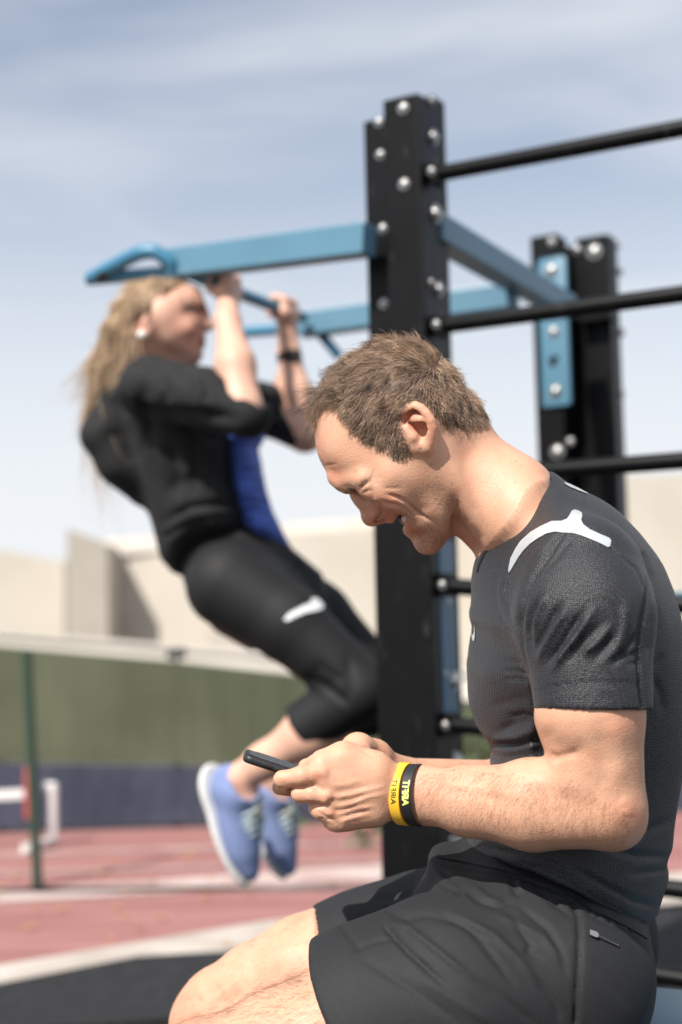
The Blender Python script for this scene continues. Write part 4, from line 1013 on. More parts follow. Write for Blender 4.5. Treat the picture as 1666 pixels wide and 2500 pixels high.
# teeth and dark red tongue ----------------------------------------------------
tm = mat('tooth_enamel', (.78, .70, .56), .25)
for k_ in range(5):
    for s_ in (1, -1):
        a = math.radians(10 + 17 * k_) * s_
        c = HC(777, 1098, 0) + np.array([.0145 * (1 - math.cos(a)), .011 * (1 - math.cos(a)), -.0275 * math.sin(a)])
        tt = Shape().add(Ell(c, (.0064, .0036, .0052), rot=np.array([[.5, -.866, 0], [.866, .5, 0], [0, 0, 1]])), 0).add(Ell(c + np.array([-.001, .002, 0]), (.0040, .0054, .0044)), .003)
        v_, q_ = tt.mesh(.0012, Bn=6); skin_obj('tooth', v_, q_, tm, body)
mi = mat('mouth_inside', (.10, .02, .018), .4)
v_, q_ = Shape().add(Ell(HC(800, 1085, 0), (.011, .009, .018)), 0).mesh(.0025, Bn=6); skin_obj('tongue', v_, q_, mi, body)
# hair ------------------------------------------------------------------------
r_ = np.random.default_rng(5)
fm = scalp[Q].all(1)
def dirfield(px, ctrl):
    P = np.array([c[0] for c in ctrl], float); D = np.array([c[1] for c in ctrl], float)
    w = 1 / (((px[:, None] - P[None]) ** 2).sum(2) + 300) ** 1.5
    d = (w[..., None] * D[None]).sum(1) / w.sum(1)[:, None]
    return d / np.linalg.norm(d, axis=1)[:, None]
ctrl = [(hc((900, 180))[0], (-.9, -.15)), (hc((1020, 280))[0], (.2, .6)), (hc((700, 180))[0], (-.95, .15)), (hc((520, 260))[0], (-.9, .25)), (hc((400, 350))[0], (-.95, .1)), (hc((300, 480))[0], (-.8, .5)), (hc((290, 560))[0], (-.7, .8)),
    (hc((600, 400))[0], (-.75, .6)), (hc((800, 350))[0], (-.7, .6)), (hc((470, 520))[0], (-.5, .9)), (hc((620, 600))[0], (-.4, .9)), (hc((700, 700))[0], (.0, 1)), (hc((780, 760))[0], (.1, 1)), (hc((960, 400))[0], (.1, .9)), (hc((1080, 450))[0], (.35, .9)), (hc((1000, 560))[0], (.15, .9)), (hc((1150, 560))[0], (.4, .85)), (hc((740, 500))[0], (-.5, .85))]
ctrl_far = ctrl
def grow(n, mask, lmul, rad, name, seed, jit=.5, lift=.38, clumps=True):
    r = np.random.default_rng(seed)
    P, vi = scatter(V, Q, mask, n, r)
    px = np.stack([CX + P[:, 0] / (DM - .045) * F, CY - P[:, 1] / (DM - .045) * F], 1)
    kp = (r.random(n) < np.clip(seg2(px, HP[:27], False) / 20 + .30, 0, 1)) | (not clumps); P, vi, px = P[kp], vi[kp], px[kp]; rad = rad[kp] if hasattr(rad, '__len__') else rad; n = len(P); nr = nn[vi]
    d2 = dirfield(px, ctrl); d = np.stack([d2[:, 0], -d2[:, 1], np.zeros(n)], 1)
    d = d - nr * (d * nr).sum(1)[:, None]; d /= np.linalg.norm(d, axis=1)[:, None] + 1e-6
    # clump noise: neighbouring hairs lean together
    cid = np.floor(P / .0075 + .35 * np.sin(P[:, ::-1] * 240)).astype(int); h_ = (cid * np.array([73856093, 19349663, 83492791])).sum(1) % 9973
    jt = np.random.default_rng(11).normal(size=(9973, 3)); cd = jt[h_]
    lift_ = lift * (.6 + .8 * (np.abs(cd[:, 0]) % 1))
    dirs = d + nr * lift_[:, None] + cd * .50 * jit + r.normal(size=(n, 3)) * .13
    # length: long at the fringe, short at the sides and nape
    t_top = np.clip((640 - (px[:, 1] - 780) * 2.24) / 500, 0, 1); front = np.clip((560 - (px[:, 0] - 640) * 2.24) / 300, 0, 1)
    ds = seg2(px, HP[:-5], False) if False else seg2(px, HP[:27], False)
    ln = (.0085 + .0045 * t_top + .004 * front) * (.55 + .8 * r.random(n)) * np.clip(ds / 34 + .28, .28, 1) * lmul * (.8 + .4 * (np.abs(cd[:, 1]) % 1))
    down = np.array([0, -.25, 0])
    bend = d * .35 - nr * (.30 * (1 - front * .6))[:, None] + cd[:, ::-1] * .42 * jit
    return strands(name, P - nr * .0006, dirs, ln, rad, M['hair'], body, curl=.26, seg=4, seed=seed, bend=bend, rnd=np.clip(.25 + .30 * cd[:, 2] * .6 + .5 * (r.random(n) ** 1.6), 0, 1))
grow(46000, fm, 1.0, r_.uniform(.00014, .00036, 46000), 'hair', 21)
# loose curls at the fringe
fr = scalp & inside2(flatp, np.array(hc((200, 380), (420, 300), (470, 430), (360, 500), (310, 620), (200, 620))))
o_ = grow(2600, fr[Q].all(1), 1.35, r_.uniform(.00014, .00028, 2600), 'fringe', 33, jit=1.3, lift=.9)
# fine hair at the nape, side burn and eyebrow
ed = hd_sel & ~ears & ~scalp & (seg2(flatp, HP[:27], False) < 16) & (inside2(flatp, np.array(hc((940, 560), (1240, 560), (1230, 700), (1100, 720), (960, 640)))) | inside2(flatp, np.array(hc((620, 720), (830, 740), (830, 830), (700, 820)))))
if ed[Q].all(1).sum() > 50: grow(2200, ed[Q].all(1), .5, .00013, 'neck_hair', 41)
def hairs(n, poly, dpx, ln, rad, name, seed, zr, lift=.5, jit=.25, m='armhair', side=1):
    pp = proj(V); msk = inside2(pp, np.array(poly)) & (V[:, 2] > zr[0]) & (V[:, 2] < zr[1])
    r = np.random.default_rng(seed); fmk = msk[Q].all(1)
    if fmk.sum() < 5: print('no faces', name); return
    P, vi = scatter(V, Q, fmk, n, r); nr = nn[vi]
    d = np.tile(np.array([dpx[0], -dpx[1], 0.]), (n, 1)); d -= nr * (d * nr).sum(1)[:, None]; d /= np.linalg.norm(d, axis=1)[:, None] + 1e-6
    return tag(strands(name, P - nr * .0003, d + nr * lift + r.normal(size=(n, 3)) * jit, ln * (.5 + r.random(n)), rad, M[m], body, curl=.12, seg=3, seed=seed, bend=-nr * .25), kind='stuff')
hairs(420, f5((40, 560), (180, 560), (300, 500), (400, 440), (430, 470), (330, 560), (220, 630), (110, 620)), (-.6, -.3), .0065, .00012, 'eyebrow', 51, (1.4, 1.6), m='hair')
hairs(60, f5((300, 590), (440, 500), (465, 600), (340, 640)), (-.5, .6), .0060, .00011, 'eyelash', 52, (1.4, 1.62), m='hair')
hairs(5200, r3((-60, 1960), (500, 1960), (1000, 2050), (1250, 2200), (1250, 2420), (0, 2260), (-120, 2200)) , (-.45, .8), .0085, .000075, 'arm_hair', 53, (1.3, 1.55), lift=.45)
hairs(1500, r3((-60, 1900), (900, 1860), (1300, 1700), (1300, 2300), (0, 2100)), (-.7, .4), .007, .000065, 'arm_hair', 54, (1.3, 1.55), lift=.5)
hairs(4200, s4((20, 640), (90, 590), (440, 420), (540, 640)), (-.8, .45), .012, .00009, 'leg_hair', 55, (1.3, 1.9), lift=.40, m='armhair')
hairs(900, s4((0, 640), (40, 500), (200, 390), (440, 280), (460, 420), (60, 640)), (-.8, .4), .009, .00007, 'leg_hair', 56, (1.3, 1.9), lift=.45)
sh.sub(Poly([(1150, 1392), (1164, 1392), (1178, 1352), (1190, 1333), (1209, 1304), (1240, 1257), (1268, 1212), (1288, 1186), (1316, 1169), (1346, 1163), (1300, 1000), (1100, 1200)], 1.52, 1.0, 2.2), .002)
sv, sq = sh.mesh(.0026, smooth=1)
sh_lines = [
    (r3((505, 740), (488, 850), (500, 950), (530, 1060), (580, 1150), (602, 1250), (625, 1350), (640, 1450), (660, 1600)), .0030, 2.6, 0),
    (r3((475, 740), (455, 850), (470, 960), (520, 1080), (560, 1140)), -.0012, 4),
    (r3((430, 950), (470, 1050), (560, 1160)), .0016, 2.2),
    (r3((1130, 590), (1200, 650), (1290, 725), (1330, 830)), .0018, 2.4, 0),
    (r3((1335, 640), (1370, 760), (1360, 880), (1345, 960), (1320, 1080), (1310, 1200), (1312, 1320), (1320, 1450), (1335, 1570)), .0050, 5.5, 0),
    (r3((955, 370), (968, 300), (900, 215), (800, 175)), .0012, 2.0, 0),
    (r3((1030, 970), (940, 1110), (850, 1230), (790, 1330)), -.0052, 5.0), (r3((960, 990), (890, 1090), (820, 1200), (740, 1310)), .0048, 6),
    (r3((1070, 1060), (980, 1160), (880, 1290)), .0040, 5), (r3((1140, 1060), (1050, 1170), (970, 1240)), -.0040, 5), (r3((1160, 1130), (1080, 1230), (1020, 1290)), .0032, 5),
    (r3((870, 960), (800, 1070), (740, 1180), (690, 1280)), -.0036, 6), (r3((830, 930), (760, 1040), (700, 1150), (660, 1230)), .0040, 6), (r3((690, 900), (640, 1010), (620, 1120), (640, 1230)), .0046, 6), (r3((740, 880), (690, 990), (660, 1090)), -.0030, 5),
    (r3((840, 510), (760, 620), (660, 760), (600, 900), (575, 1050), (590, 1180)), .0042, 5), (r3((900, 520), (800, 650), (720, 740)), .0018, 5), (r3((780, 520), (640, 680), (560, 850), (550, 1000)), -.0022, 6),
    (r3((1230, 900), (1220, 1050), (1180, 1180), (1120, 1290)), -.0034, 8), (r3((1300, 1120), (1240, 1200), (1180, 1270), (1120, 1310)), .0034, 6), (r3((1310, 1230), (1240, 1260), (1180, 1250)), .0036, 5), (r3((1310, 1290), (1230, 1310)), .0026, 5),
    (r3((650, 1478), (760, 1448), (900, 1425), (1100, 1412), (1320, 1425)), .0012, 1.8, 0), (r3((655, 1510), (760, 1478), (900, 1456), (1100, 1442), (1320, 1450)), .0008, 1.6, 0),
    # trunk
    (r3((480, 1345), (560, 1350), (625, 1370)), .0020, 4), (r3((480, 1400), (560, 1395), (625, 1410)), .0018, 4), (r3((470, 1290), (600, 1300)), .0010, 5), (r3((400, 1560), (520, 1530), (640, 1500)), .0012, 8),
    (r3((440, 1720), (560, 1660), (690, 1640)), .0026, 8), (r3((500, 1630), (600, 1610), (670, 1630)), .0026, 5), (r3((320, 1700), (420, 1760), (560, 1750), (700, 1690)), -.0030, 7),
    (r3((370, 1790), (450, 1800), (560, 1800), (660, 1770), (720, 1740)), .0065, 4.2), (r3((390, 1825), (500, 1835), (620, 1810), (740, 1780)), -.0020, 5), (r3((400, 1850), (440, 1880)), .0030, 4), (r3((560, 1940), (660, 1920), (770, 1880)), .0026, 4), (r3((420, 1900), (560, 1880), (740, 1840)), .0014, 6),
    (r3((1400, 1000), (1380, 1120), (1350, 1250)), .0020, 8), (r3((1400, 1400), (1440, 1500), (1450, 1600)), .0024, 7), (r3((1450, 1250), (1400, 1330)), .0016, 6),
    ([(1628, 2092), (1560, 2090), (1480, 2070)], .0040, 6), ([(1625, 2125), (1540, 2135)], .0030, 5), ([(1606, 2215), (1550, 2200), (1470, 2160), (1400, 2125)], .0040, 6), ([(1250, 2095), (1340, 2105), (1440, 2150), (1530, 2200)], -.0020, 5), ([(1280, 2108), (1360, 2140), (1480, 2205), (1590, 2262)], .0014, 2, 0),
    ([(1165, 2010), (1230, 2040), (1330, 2060)], .0030, 6), ([(1150, 2060), (1260, 2085)], .0020, 5), ([(1640, 2000), (1560, 2040), (1480, 2050)], .0030, 8),
]
sv = fold_noise(sv, sq, .0011, 26, 3, (1, .6, 1))
sv = sculpt(sv, sq, sh_lines)
shirt = skin_obj('t_shirt', sv, sq, M['shirt'], body)
stripe_px = r3((505, 735), (520, 660), (550, 600), (580, 555), (640, 500), (700, 465), (770, 433), (830, 432), (865, 418), (880, 395), (893, 370), (910, 363), (935, 370), (953, 382), (957, 400), (950, 425), (962, 452), (1000, 482), (1060, 510), (1120, 535), (1132, 550), (1128, 586), (1112, 592), (1060, 565), (1000, 540), (950, 520), (900, 505), (840, 503), (790, 497), (740, 508), (690, 535), (640, 570), (600, 610), (570, 650), (540, 700), (512, 748))
decal('shoulder_stripe', stripe_px, (sv, sq), M['print'], shirt, lift=.0006, step=6)
decal('chest_logo', r3((281, 1085), (286, 1122), (293, 1131), (299, 1105), (300, 1062), (304, 1080), (304, 1140), (298, 1168), (290, 1160), (284, 1130)), (sv, sq), M['print'], shirt, lift=.0009, step=3)
decal('back_stripe', r3((845, 196), (880, 208), (930, 232), (985, 262), (990, 268), (930, 246), (880, 226), (850, 208)), (sv, sq), M['print'], shirt, lift=.001, step=4)
# collar band
cb = r3((310, 742), (322, 690), (345, 635), (372, 588), (425, 508), (500, 392), (570, 283), (620, 213), (692, 168), (765, 162))
cb2 = [(x + dx, y + dy) for (x, y), (dx, dy) in zip(cb, ((3, 2), (4, 2), (5, 3), (6, 3), (6, 3), (7, 4), (7, 4), (6, 6), (3, 8), (0, 7)))]
decal('collar', cb + cb2[::-1], (sv, sq), M['trim'], shirt, lift=.0009, step=4)
st.sub(Poly([(748, 2000), (752, 2330), (757, 2351), (775, 2392), (797, 2432), (838, 2500), (900, 2700), (300, 2700), (300, 2000)], 1.46, 1.0, 1.60), .005)
st.sub(Poly([(755, 2150), (756, 2232), (762, 2290), (774, 2350), (790, 2420), (810, 2700), (300, 2700), (300, 2150)], 1.70, 1.60, 2.2), .005)
st.sub(Cone(C(700, 2585, 1.455), C(830, 2540, 1.463), .080, .082), .004); st.sub(Cone(C(660, 2425, 1.745), C(800, 2388, 1.739), .076, .076), .004)
tv, tq = st.mesh(.0032, smooth=1)
st_lines = [
    (s4((800, 120), (850, 135), (930, 150), (1050, 170), (1150, 200), (1260, 250)), .0030, 4), (s4((815, 135), (900, 200), (900, 210)), .0040, 7), (s4((800, 180), (860, 205), (900, 215), (880, 230)), .0050, 7), (s4((905, 205), (950, 245), (1000, 262), (1050, 255)), .0042, 6), (s4((920, 190), (980, 240), (1040, 262)), -.0030, 6),
    (s4((665, 320), (690, 345), (740, 400), (850, 500)), .0060, 7), (s4((680, 318), (740, 330), (830, 400), (930, 480)), -.0044, 8), (s4((660, 262), (700, 285), (760, 300)), .0040, 8), (s4((620, 240), (700, 240), (780, 215)), .0030, 9),
    (s4((700, 300), (790, 290), (900, 310), (1000, 380)), .0028, 9), (s4((830, 280), (930, 330), (1000, 420), (1060, 500)), .0036, 8), (s4((900, 300), (1000, 350), (1080, 430), (1130, 500)), -.0036, 8),
    (s4((1050, 180), (1062, 215), (1075, 230)), .0050, 6), (s4((1075, 180), (1080, 210)), -.0040, 5), (s4((1120, 195), (1160, 240), (1240, 300)), .0024, 6), (s4((1050, 290), (1110, 380), (1100, 400), (1140, 420)), .0036, 7), (s4((1080, 270), (1160, 330), (1200, 400), (1220, 470)), .0040, 7), (s4((1000, 290), (1060, 310), (1150, 360), (1220, 440)), -.0030, 9),
    (s4((1190, 235), (1185, 262)), .0060, 5), (s4((1205, 235), (1212, 252)), .0040, 4), (s4((1232, 245), (1255, 290), (1258, 360), (1255, 450), (1245, 619)), .0060, 6, 0),
    (s4((1275, 280), (1330, 310), (1400, 345), (1450, 390)), .0030, 6), (s4((1290, 420), (1350, 480), (1400, 560)), .0020, 9), (s4((1285, 268), (1290, 290)), .003, 3), (s4((1310, 278), (1318, 300)), .003, 3), (s4((1340, 292), (1352, 315)), .003, 3), (s4((1370, 305), (1385, 330)), .003, 3), (s4((1400, 318), (1418, 345)), .003, 3),
    (s4((455, 300), (462, 350), (478, 420)), .0008, 2, 0), (s4((462, 440), (500, 505), (560, 619)), .0008, 2, 0), (s4((600, 420), (760, 520), (900, 619)), .0024, 10), (s4((760, 470), (900, 560), (1000, 619)), -.0022, 12), (s4((560, 400), (640, 370), (720, 355)), .0020, 7), (s4((520, 300), (560, 350), (600, 400)), .0022, 8), (s4((950, 480), (1050, 560), (1120, 619)), .0030, 9), (s4((1130, 480), (1180, 550), (1200, 610)), .0030, 8),
]
tv = fold_noise(tv, tq, .0028, 17, 9, (.8, 1.5, 1))
tv = sculpt(tv, tq, [(a[0], a[1] * .80, a[2] * .72, *a[3:]) for a in st_lines])
shorts = skin_obj('shorts', tv, tq, M['shorts'], body)
def f6(*pp): return [(1300 + x / 4.284, 2050 + y / 4.284) for x, y in pp]
decal('waistband', f6((-1000, 190), (-600, 260), (-300, 330), (0, 410), (250, 500), (480, 650), (620, 740), (800, 820), (1000, 920), (1200, 1040), (1260, 1000), (1270, 960), (1060, 850), (800, 740), (560, 620), (400, 540), (200, 430), (0, 370), (-300, 285), (-600, 220), (-1000, 160)), (tv, tq), M['trim'], shorts, lift=.0012, step=8)
zp = mat('zip_teeth', (.25, .25, .26), .3, .8)
decal('zip', f6((590, 960), (690, 1000), (900, 1100), (900, 1125), (680, 1030), (590, 1005)), (tv, tq), M['trim'], shorts, lift=.0012, step=4)
decal('zip_puller', f6((590, 955), (655, 975), (680, 1000), (675, 1035), (640, 1030), (590, 1005)), (tv, tq), M['steel'], shorts, lift=.0030, step=4)
for k_ in range(16):
    x0, y0 = 690 + k_ * 13, 1008 + k_ * 6.4
    decal('zip_tooth', f6((x0, y0), (x0 + 6, y0 + 3), (x0 + 4, y0 + 17), (x0 - 2, y0 + 14)), (tv, tq), zp, shorts, lift=.002, step=6)
# shoes ---------------------------------------------------------------------------------
def shoe(name, ankle, fwd, m_up, m_sole, parent, size=.27, toe_drop=0.0, laces=None, up=(0, 0, 1)):
    """ankle and directions in world space"""
    fwd = Vector(fwd).normalized(); up = Vector(up); up = (up - fwd * up.dot(fwd)).normalized(); sd_ = fwd.cross(up); A = Vector(ankle)
    def P(x, y, z): return to_cam((A + fwd * x + sd_ * y + up * z)[:])
    k = size / .27
    rot = np.array([to_cam((fwd + CAM)[:]), to_cam((sd_ + CAM)[:]), to_cam((up + CAM)[:])])
    u = Shape(); u.add(Ell(P(.085 * k, 0, -.045 * k), (.115 * k, .040 * k, .034 * k), rot), 0); u.add(Cone(P(-.015 * k, 0, -.035 * k), P(.0, 0, .01 * k), .036 * k, .036 * k), .03); u.add(Cone(P(.02 * k, 0, -.005 * k), P(.12 * k, 0, -.042 * k), .034 * k, .030 * k), .03); u.add(Ell(P(-.045 * k, 0, -.02 * k), (.018 * k, .020 * k, .034 * k), rot), .02)
    u.sub(Cone(P(-.005, 0, .0), P(-.012, 0, .08), .030 * k, .036 * k), .003)
    upv = to_cam((A + up * -.072 * k)[:]); n_ = rot[2]
    u.sub(Both(Half(upv, n_), Ell(P(.04, 0, -.12), (.3, .3, .3))), .002)
    v, q = u.mesh(.004); o = skin_obj(name, v, q, m_up, parent)
    s2 = Shape(); s2.add(Ell(P(.075 * k, 0, -.070 * k), (.132 * k, .047 * k, .030 * k), rot), 0); s2.add(Ell(P(-.02 * k, 0, -.066 * k), (.052 * k, .041 * k, .030 * k), rot), .03)
    s2.sub(Both(Half(to_cam((A + up * -.093 * k)[:]), n_), Ell(P(.04, 0, -.2), (.3, .3, .3))), .004); s2.sub(Both(Half(to_cam((A + up * -.066 * k)[:]), -n_), Ell(P(.04, 0, 0), (.3, .3, .3))), .004)
    v, q = s2.mesh(.004); skin_obj('sole', v, q, m_sole, o)
    if laces:
        for i in range(6):
            x = (.035 + .016 * i) * k; z = (.012 - .0078 * i) * k + .012 * k
            w_ = .024 * k
            MB().tube([A + fwd * x + sd_ * (t * w_) + up * (z + .009 * (1 - t * t) - .012 * t * t) for t in (-1, -.5, 0, .5, 1)], .0042, 8).build('lace', laces, o, True)
        MB().tube([A + fwd * .05 + up * .03, A + fwd * .075 - sd_ * .03 + up * .02, A + fwd * .11 - sd_ * .045 - up * .02], .0046, 8).build('lace', laces, o, True)
        MB().tube([A + fwd * .05 + up * .03, A + fwd * .03 - sd_ * .045 + up * .025, A + fwd * .055 - sd_ * .03 + up * .01, A + fwd * .13 - sd_ * .035 - up * .015], .0046, 8).build('lace', laces, o, True)
    return o
mshoe = mat('dark_shoe_knit', (.03, .03, .035), .8); msole = mat('white_foam', (.78, .77, .74), .5)
for kn in ((505, 2640, 1.45), (536, 2506, 1.74)):
    kw = to_world(C(*kn)); shoe('shoe', (kw[0] + .05, kw[1] + .01, .094), (-1, .02, 0), mshoe, msole, body, .30)
# bench ----------------------------------------------------------------------------------
sz = float(to_world(C(1400, 2655, 1.6))[2])
bc_ = Vector(to_world(C(1700, 2540, 1.66))); bc_.z = sz
bench = empty('bench', (bc_.x, bc_.y, 0)); tag(bench, 'blue flat bench the man sits on', 'bench')
MB().obox(bc_ + Z * .036, DA * .16, DB * .17, Z * .012, .004).build('seat', M['blue'], bench, True)
MB().obox(bc_ + Z * .02, DA * .30, DB * .15, Z * .022, .006).build('seat_frame', M['gripblue'], bench, True)
for sx_ in (-1, 1):
    for sy_ in (-1, 1): MB().obox(bc_ + DA * sx_ * .25 + DB * sy_ * .12 + Z * (-sz / 2 - .001), DA * .025, DB * .025, Z * (sz / 2 - .002), .004).build('leg', M['blk'], bench)
# phone ------------------------------------------------------------------------------------
pa = np.array([math.cos(math.radians(18.5)), -math.sin(math.radians(18.5)), 0.02]); pw_ = np.array([0, -.10, 1.0]); pn = np.cross(pw_, pa); pn /= np.linalg.norm(pn); pa /= np.linalg.norm(pa); pw_ = np.cross(pa, pn); pw_ *= np.sign(pw_[2])
if pn[1] < 0: pn = -pn
p0 = C(594, 1850, 1.492)                    # near long edge, free end
pc = p0 + pa * .071 + pw_ * .0365
phone = empty('phone', to_world(pc)); tag(phone, 'slim black smartphone held in both hands of the seated man', 'phone')
wv = lambda v: Vector(to_world(v) - CAMN)
RA, RW, RN = wv(pa), wv(pw_), wv(pn); PC = Vector(to_world(pc))
ph = MB(); ph.obox(PC, RA * .071, RW * .0355, RN * .0044)
ed = [e for e in ph.bm.edges if abs((e.verts[0].co - e.verts[1].co).normalized().dot(RN)) > .9]; bmesh.ops.bevel(ph.bm, geom=ed, offset=.009, segments=6, affect='EDGES', profile=.5)
ed = [e for e in ph.bm.edges if len(e.link_faces) == 2 and abs(abs(sum((f.normal.dot(RN) for f in e.link_faces))) - 1) < .12 and not all(abs(f.normal.dot(RN)) < .1 for f in e.link_faces)]; bmesh.ops.bevel(ph.bm, geom=ed, offset=.0034, segments=4, affect='EDGES', profile=.5)
mph = mat('black_phone_case', (.016, .016, .016), .45, bump=(800, .1, .0003)); mgl = mat('black_glass', (.015, .015, .017), .05, spec=.8, coat=1)
pb = ph.build('case', mph, phone, True)
sc_ = MB(); sc_.obox(PC + RN * .0046, RA * .066, RW * .0325, RN * .0004); ed = [e for e in sc_.bm.edges if abs((e.verts[0].co - e.verts[1].co).normalized().dot(RN)) > .9]; bmesh.ops.bevel(sc_.bm, geom=ed, offset=.007, segments=5, affect='EDGES'); sc_.build('screen', mgl, phone, True)
for t in (.0265, .0405): MB().obox(PC - RA * (.071 - t) - RW * .0360, RA * .0055, RW * .0006, RN * .0013, .0005).build('side_button', mph, phone, True)
# wristbands ----------------------------------------------------------------------------------
def band(name, label, ctr, ax, ry, rz, w, th, m):
    ax = np.array(ax, float); ax /= np.linalg.norm(ax); up = np.array([0.02, 1, 0]); up -= ax * (up @ ax); up /= np.linalg.norm(up); dp = np.cross(ax, up)
    def pt(th_, wv_, r=0): return ctr + up * math.sin(th_) * (ry + r) + dp * math.cos(th_) * (rz + r) + ax * wv_
    Vv = []; n = 72; prof = [(-w / 2, 0), (-w / 2, th * .7), (-w / 2 + .0006, th), (w / 2 - .0006, th), (w / 2, th * .7), (w / 2, 0)]
    for i in range(n):
        a = 2 * math.pi * i / n
        for x, r in prof: Vv.append(pt(a, x, r))
    Fc = [(i * 6 + j, i * 6 + (j + 1) % 6, ((i + 1) % n) * 6 + (j + 1) % 6, ((i + 1) % n) * 6 + j) for i in range(n) for j in range(6)]
    o = obj_from(name, to_world(np.array(Vv)), Fc, m, None, True); o.data.set_sharp_from_angle(angle=math.radians(35)); tag(o, label, 'wristband'); return o, pt, dp
myel = mat('yellow_silicone', (.90, .52, .035), .42, bump=(500, .05, .0003)); mblk = mat('black_silicone', (.014, .014, .016), .5)
tol = mat('black_ink', (.01, .01, .008), .5); toy = mat('yellow_ink', (.80, .85, .22), .5)
LET = {'T': [((0, 1), (1, 1)), ((.5, 1), (.5, 0))], 'I': [((.5, 0), (.5, 1))], 'F': [((1, 0), (1, 1)), ((1, 1), (.2, 1)), ((1, .52), (.35, .52))],
       'R': [((1, 0), (1, 1)), ((1, 1), (.35, 1)), ((.35, 1), (.15, .78)), ((.15, .78), (.35, .5)), ((.35, .5), (1, .5)), ((.6, .5), (.1, 0))], 'A': [((0, 0), (.5, 1)), ((.5, 1), (1, 0)), ((.2, .35), (.8, .35))]}
WID = {'T': .8, 'I': .15, 'F': .55, 'R': .6, 'A': .85}
def letter_band(o, pt, dp, a0, da_per_m, m, hgt, sw, txt='TIFRIA', gap=.0013, sc=.0052, rr=0.0016, w0=0.0):
    sgn = -1 if dp[2] > 0 else 1
    s = 0
    for ch in txt:
        wd = WID[ch] * sc; b = bmesh.new()
        for (x1, y1), (x2, y2) in LET[ch]:
            if ch == 'I': x1 = x2 = .5
            A_ = np.array([s + x1 * wd, (y1 - .5) * hgt]); B_ = np.array([s + x2 * wd, (y2 - .5) * hgt]); d = B_ - A_; ln = np.linalg.norm(d); d /= ln; n = np.array([-d[1], d[0]]) * sw / 2
            A_ = A_ - d * sw * .3; B_ = B_ + d * sw * .3; k = 3; prev = None
            for i in range(k + 1):
                c = A_ + (B_ - A_) * i / k; q = []
                for e in (c + n, c - n): q.append(b.verts.new(to_world(pt(a0 + e[0] * da_per_m, w0 + e[1], rr))))
                if prev: b.faces.new((prev[0], prev[1], q[1], q[0]))
                prev = q
        me = bpy.data.meshes.new('letter'); b.to_mesh(me); b.free(); obj_me('letter', me, m, o); s += wd + gap
yb, ypt, ydp = band('wristband', 'yellow silicone wristband with black lettering, nearer the hand', C(990, 1938, 1.4965), (.88, .03, -.48), .0312, .0270, .0118, .0016, myel)
kb, kpt, kdp = band('wristband', 'black silicone wristband with yellow lettering, nearer the elbow', C(1018, 1941, 1.4920), (.88, .05, -.46), .0308, .0270, .0112, .0016, mblk)
af = math.pi if ydp[2] > 0 else 0.0            # angle facing the camera
def angs(a_off): return (af + (a_off if af > 1 else -a_off))
dirn = 1 if af > 1 else -1
letter_band(yb, ypt, ydp, af - dirn * .62, dirn / .0285, tol, .0052, .00085, rr=.0019)
letter_band(kb, kpt, kdp, af - dirn * .62, dirn / .0285, toy, .0064, .00150, rr=.0019, gap=.0009, sc=.0058)
# ================================================================ the woman
def w5(*pp): return [(180 + a[0] / 2.45, 560 + a[1] / 2.45, *a[2:]) for a in pp]
def w6(*pp): return [(380 + a[0] / 2.4517, 1240 + a[1] / 2.4517, *a[2:]) for a in pp]
DW = 3.42
wo = Shape()
fo = w5((480, 345), (560, 312), (650, 315), (742, 340), (772, 385), (780, 430), (786, 470), (783, 490), (790, 520), (800, 560), (793, 600), (782, 625), (787, 650), (776, 668), (790, 690), (770, 715), (778, 745), (768, 775), (730, 790), (680, 788), (600, 755), (520, 730), (420, 690), (350, 600), (320, 500), (340, 400), (400, 340))
fi = w5((560, 420, .070), (450, 480, .076), (420, 600, .066), (640, 420, .060), (700, 440, .045), (680, 520, .052), (620, 600, .060), (560, 680, .056), (680, 680, .040), (720, 740, .024), (740, 600, .028), (730, 660, .026), (500, 600, .070))
DH = DW - .075
wo.add(Relief(fo, fi, DH, Rb=.05, h=.004), 0)
def WC(x, y, w=0): px, py = w5((x, y))[0]; return C(px, py, DH - w)
wo.add(Cone(WC(785, 480), WC(806, 575), .008, .0115), .010); wo.add(Ell(WC(806, 582), (.0125, .0105, .013)), .008)
for s_ in (1, -1):
    wo.sub(Ell(WC(745, 478, s_ * .036), (.019, .011, .014)), .012); wo.add(Ell(WC(722, 482, s_ * .033), (.012, .010, .010)), .006)
    wo.add(Cone(WC(690, 440, s_ * .045), WC(770, 440, s_ * .015), .008, .007), .012)
    wo.add(Ell(WC(430, 590, s_ * .072), (.013, .027, .010)), .006); wo.sub(Ell(WC(436, 580, s_ * .082), (.006, .014, .008)), .003)
    wo.add(Ell(WC(660, 590, s_ * .045), (.024, .018, .014)), .02)
wo.add(Cone(WC(770, 648, .014), WC(770, 648, -.014), .008, .008), .008); wo.add(Cone(WC(765, 684, .012), WC(765, 684, -.012), .009, .009), .008); wo.sub(Cone(WC(785, 666, .024), WC(785, 666, -.024), .0026, .0026), .003)
